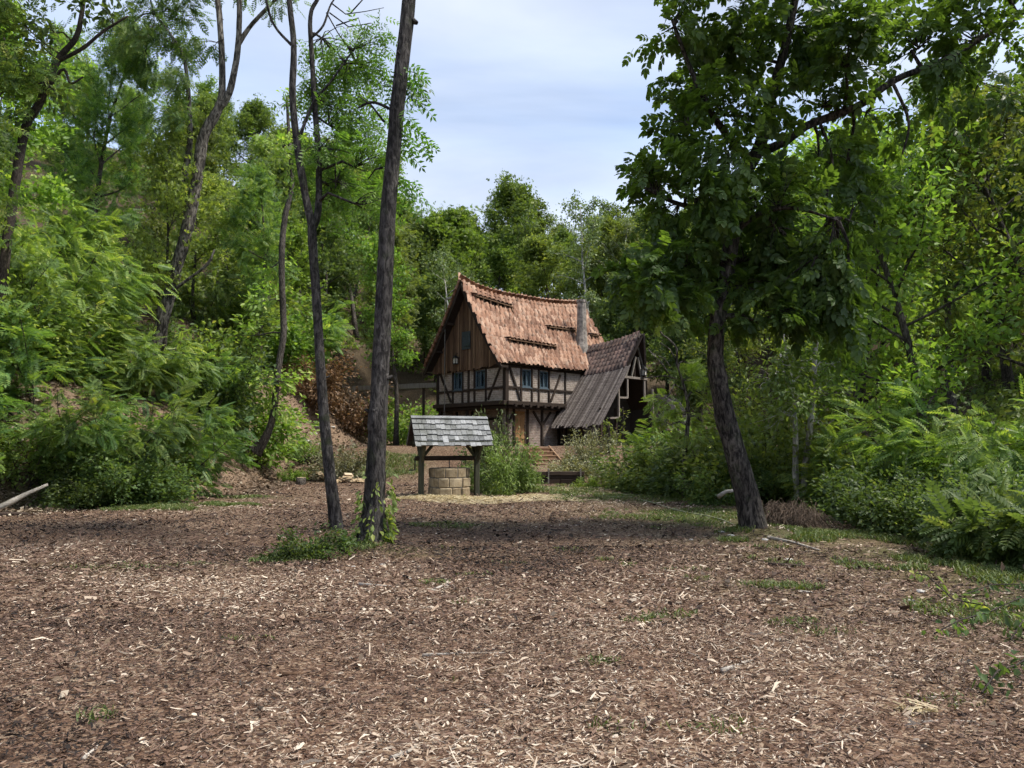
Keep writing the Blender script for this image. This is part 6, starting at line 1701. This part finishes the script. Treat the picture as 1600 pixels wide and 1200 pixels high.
def blades(spots, seed, hgt=(.05, .12), tone=.45):
    rng = np.random.default_rng(seed); X, Y, Hh = [], [], []
    for (cx, cy, rx, ry, n, k) in spots:
        r = np.sqrt(rng.random(n)) ; t = rng.uniform(0, 6.28, n)
        x = cx + rx * r * np.cos(t); y = cy + ry * r * np.sin(t)
        kp = vnoise(x, y, .45) * .7 + vnoise(x, y, 1.1) * .5 > .5 * r + .25
        X.append(x[kp]); Y.append(y[kp]); Hh.append(np.full(kp.sum(), k))
    x = np.concatenate(X); y = np.concatenate(Y); k = np.concatenate(Hh); n = len(x); z = H(x, y)
    h = rng.uniform(*hgt, n) * k; a = rng.uniform(0, 6.28, n); w = rng.uniform(.003, .007, n) * (1 + y / 16)
    b = np.stack([x, y, z - .01], 1); s = np.stack([np.cos(a), np.sin(a), np.zeros(n)], 1) * w[:, None]
    ln = np.stack([rng.normal(0, .45, n), rng.normal(0, .45, n), np.ones(n)], 1) * h[:, None]
    bend = np.stack([rng.normal(0, .3, n), rng.normal(0, .3, n), -.25 * np.ones(n)], 1) * h[:, None]
    V = np.stack([b - s, b + s, b + s * .7 + ln * .6, b - s * .7 + ln * .6, b + s * .1 + ln + bend, b - s * .1 + ln + bend], 1).reshape(-1, 3)
    q = np.arange(n)[:, None] * 6; Fq = np.concatenate([q + np.array([0, 1, 2, 3]), q + np.array([3, 2, 4, 5])])
    tn = np.clip(rng.normal(tone, .22, n), 0, 1)
    return V, Fq, np.repeat(tn, 6)
spots = [(-8.7, 17.1, 1.6, .5, 6000, .9), (-7.2, 18.3, 1.3, .5, 4500, .9), (6.4, 9.6, 2.3, 4.2, 26000, 1.3), (4.8, 6.6, 1.4, 1.7, 9000, .8), (5.2, 12.0, 2.0, 1.4, 12000, 1.0), (-10.0, 18.0, 2.6, 1.0, 9000, 1.0), (-7.9, 20.5, 1.8, .9, 4000, .9), (4.2, 15.6, 2.6, 2.8, 12000, .8), (6.3, 11.0, 3.0, 2.6, 8000, 1.1), (3.2, 21, 2.2, 3.0, 7000, 1.1), (6.9, 8.2, 1.9, 1.9, 9000, 1.2),
         (-3.1, 9.9, .7, .4, 1500, .8), (-1.9, 10.4, .5, .3, 1300, 1.0), (.8, 24.6, 2.6, 2.4, 6000, 1.3), (-5.6, 31.5, 1.8, 2.2, 4000, 1.6), (3.0, 8.0, .55, .22, 700, .8), (2.5, 6.4, .35, .15, 300, .7), (1.2, 6.6, .25, .12, 160, .6), (-1.0, 14, 1.4, .6, 1500, .7), (-.4, 5.0, .16, .1, 160, .7), (-4.6, 4.6, .2, .1, 120, .7), (-2.2, 6.0, .3, .12, 120, .5), (4.6, 9.4, 1.6, .9, 4000, .8), (-5.4, 9.2, 1.2, .5, 1200, .6)]
o = link('grass', mesh_np('grass', *(lambda t: (t[0], t[1]))(blades(spots, 7)), G['grass'])) if False else None
_q = random.Random(3)
spots += [(_q.uniform(-.6, .6) * yy, yy, _q.uniform(.15, .5), _q.uniform(.06, .2), 130, _q.uniform(.4, .8)) for yy in [_q.uniform(4, 13) for _ in range(26)]]
_b = blades(spots, 7)
o = link('grass', mesh_np('grass', _b[0], _b[1], G['grass'], _b[2])); tag(o, 'thin short grass growing in patches on the clearing', 'grass', kind='stuff')

def straws(cx, cy, rx, ry, n, seed, ln=(.07, .22), w=.0042, tone=.55):
    rng = np.random.default_rng(seed); r = np.sqrt(rng.random(n)); t = rng.uniform(0, 6.28, n)
    x = cx + rx * r * np.cos(t); y = cy + ry * r * np.sin(t) + .25 * np.sin(x * 1.7)
    kp = vnoise(x, y, .5) + .5 > r; x, y = x[kp], y[kp]; n = len(x)
    z = H(x, y) + rng.uniform(.005, .05, n) * (1 - .6 * r[kp]); a = rng.normal(0, .8, n); L_ = rng.uniform(*ln, n); tl = rng.normal(0, .15, n)
    d = np.stack([np.cos(a) * np.cos(tl), np.sin(a) * np.cos(tl), np.sin(tl)], 1) * (L_ / 2)[:, None]
    s = np.stack([-np.sin(a), np.cos(a), rng.normal(0, .6, n)], 1) * w
    c = np.stack([x, y, z + np.abs(d[:, 2])], 1)
    V = np.stack([c - d - s, c - d + s, c + d + s, c + d - s], 1).reshape(-1, 3)
    return V, np.arange(n)[:, None] * 4 + np.arange(4), np.repeat(np.clip(rng.normal(tone, .25, n), 0, 1), 4)
o = link('straw', join_leaves('straw', [straws(-1.7, 20.35, 2.0, .55, 15000, 3), straws(.6, 20.9, 1.2, .6, 2500, 4), straws(2.2, 23.6, 1.6, 1.4, 1500, 5), straws(-.2, 19.7, 2.6, .8, 2500, 8)], G['straw'])); tag(o, 'pale straw strewn on the ground in front of the well', 'straw', kind='stuff')
p = on_ground(1395, 1098)
o = link('straw_tuft', join_leaves('straw_tuft', [straws(p[0], p[1], .2, .07, 110, 6, (.06, .2), .003, .4)], G['straw'])); tag(o, 'small tuft of yellow straw on the mulch at the lower right', 'straw', kind='stuff')

def litter(n, region, seed, size=(.05, .13), tone=.45):
    rng = np.random.default_rng(seed); x, y = region(rng, n); n = len(x)
    P = np.stack([x, y, H(x, y) + rng.uniform(0, .05, n)], 1)
    D = unit(np.stack([rng.normal(0, 1, n), rng.normal(0, 1, n), rng.normal(0, .35, n)], 1)); Nn = unit(rng.normal(0, .45, (n, 3)) + np.array([0, 0, 1]))
    return leaf_arrays(rng, P, D, Nn, rng.uniform(*size, n), 'simple', np.clip(rng.normal(tone, .2, n), 0, 1))
def r_bank(rng, n):
    y = rng.uniform(12, 46, n); x = xl(y) - rng.uniform(-.8, 9, n); return x, y
def r_bank2(rng, n):
    y = rng.uniform(16, 32, n); x = xl(y) - rng.uniform(-.9, 4.5, n); return x, y
def r_right(rng, n):
    y = rng.uniform(7, 30, n); x = xr(y) + rng.uniform(-3.5, 5, n); return x, y
def r_rub(rng, n):
    y = rng.uniform(14.5, 19, n); x = xl(y) - rng.uniform(-.9, 3, n); return x, y
def r_clear(rng, n):
    y = np.sqrt(rng.uniform(9, 24 ** 2, n)); x = rng.uniform(-1, 1, n) * np.minimum(.74 * y + 1, 8); return x, y
o = link('leaf_litter', join_leaves('leaf_litter', [litter(24000, r_bank, 1, (.08, .2)), litter(12000, r_bank2, 9, (.05, .12), .5), litter(9000, r_right, 2, (.06, .14), .35), litter(5000, r_rub, 3, (.07, .16), .75), litter(3500, r_clear, 4, (.04, .09), .62)], G['litter'])); tag(o, 'dry brown leaf litter on the bank and under the trees', 'leaf litter', kind='stuff')
def undergrowth(n, region, seed, size, tone, hmax, leaf='cluster'):
    rng = np.random.default_rng(seed); x, y = region(rng, n); kp = vnoise(x, y, 2.2) + .35 * vnoise(x, y, .8) > .62; x, y = x[kp], y[kp]; n = len(x)
    hh = hmax * vnoise(x + 31, y, 1.3) * rng.random(n)
    P = np.stack([x, y, H(x, y) + hh], 1); D, Nn = leaf_dirs(rng, n, rng.normal(0, 1, (n, 3)), .1, 1.0, .6)
    return leaf_arrays(rng, P, D, Nn, rng.uniform(*size, n), leaf, np.clip(rng.normal(tone, .1, n) + (vnoise(x, y, 1.1) - .5) * .4, 0, 1))
def u_left(rng, n):
    y = rng.uniform(17, 80, n); x = xl(y) - rng.uniform(3.4, 40, n); return x, y
def u_right(rng, n):
    y = rng.uniform(9, 45, n); x = xr(y) + rng.uniform(-.6, 16, n); return x, y
def u_back(rng, n):
    y = rng.uniform(46, 80, n); x = rng.uniform(-.35, .5, n) * y; return x, y
o = link('undergrowth', join_leaves('undergrowth', [undergrowth(26000, u_left, 1, (.25, .5), .42, 1.3), undergrowth(22000, u_right, 2, (.16, .34), .35, 1.1), undergrowth(9000, u_back, 3, (.3, .6), .35, 1.6)], G['mid'])); tag(o, 'mixed green undergrowth covering the forest floor', 'undergrowth', kind='stuff')
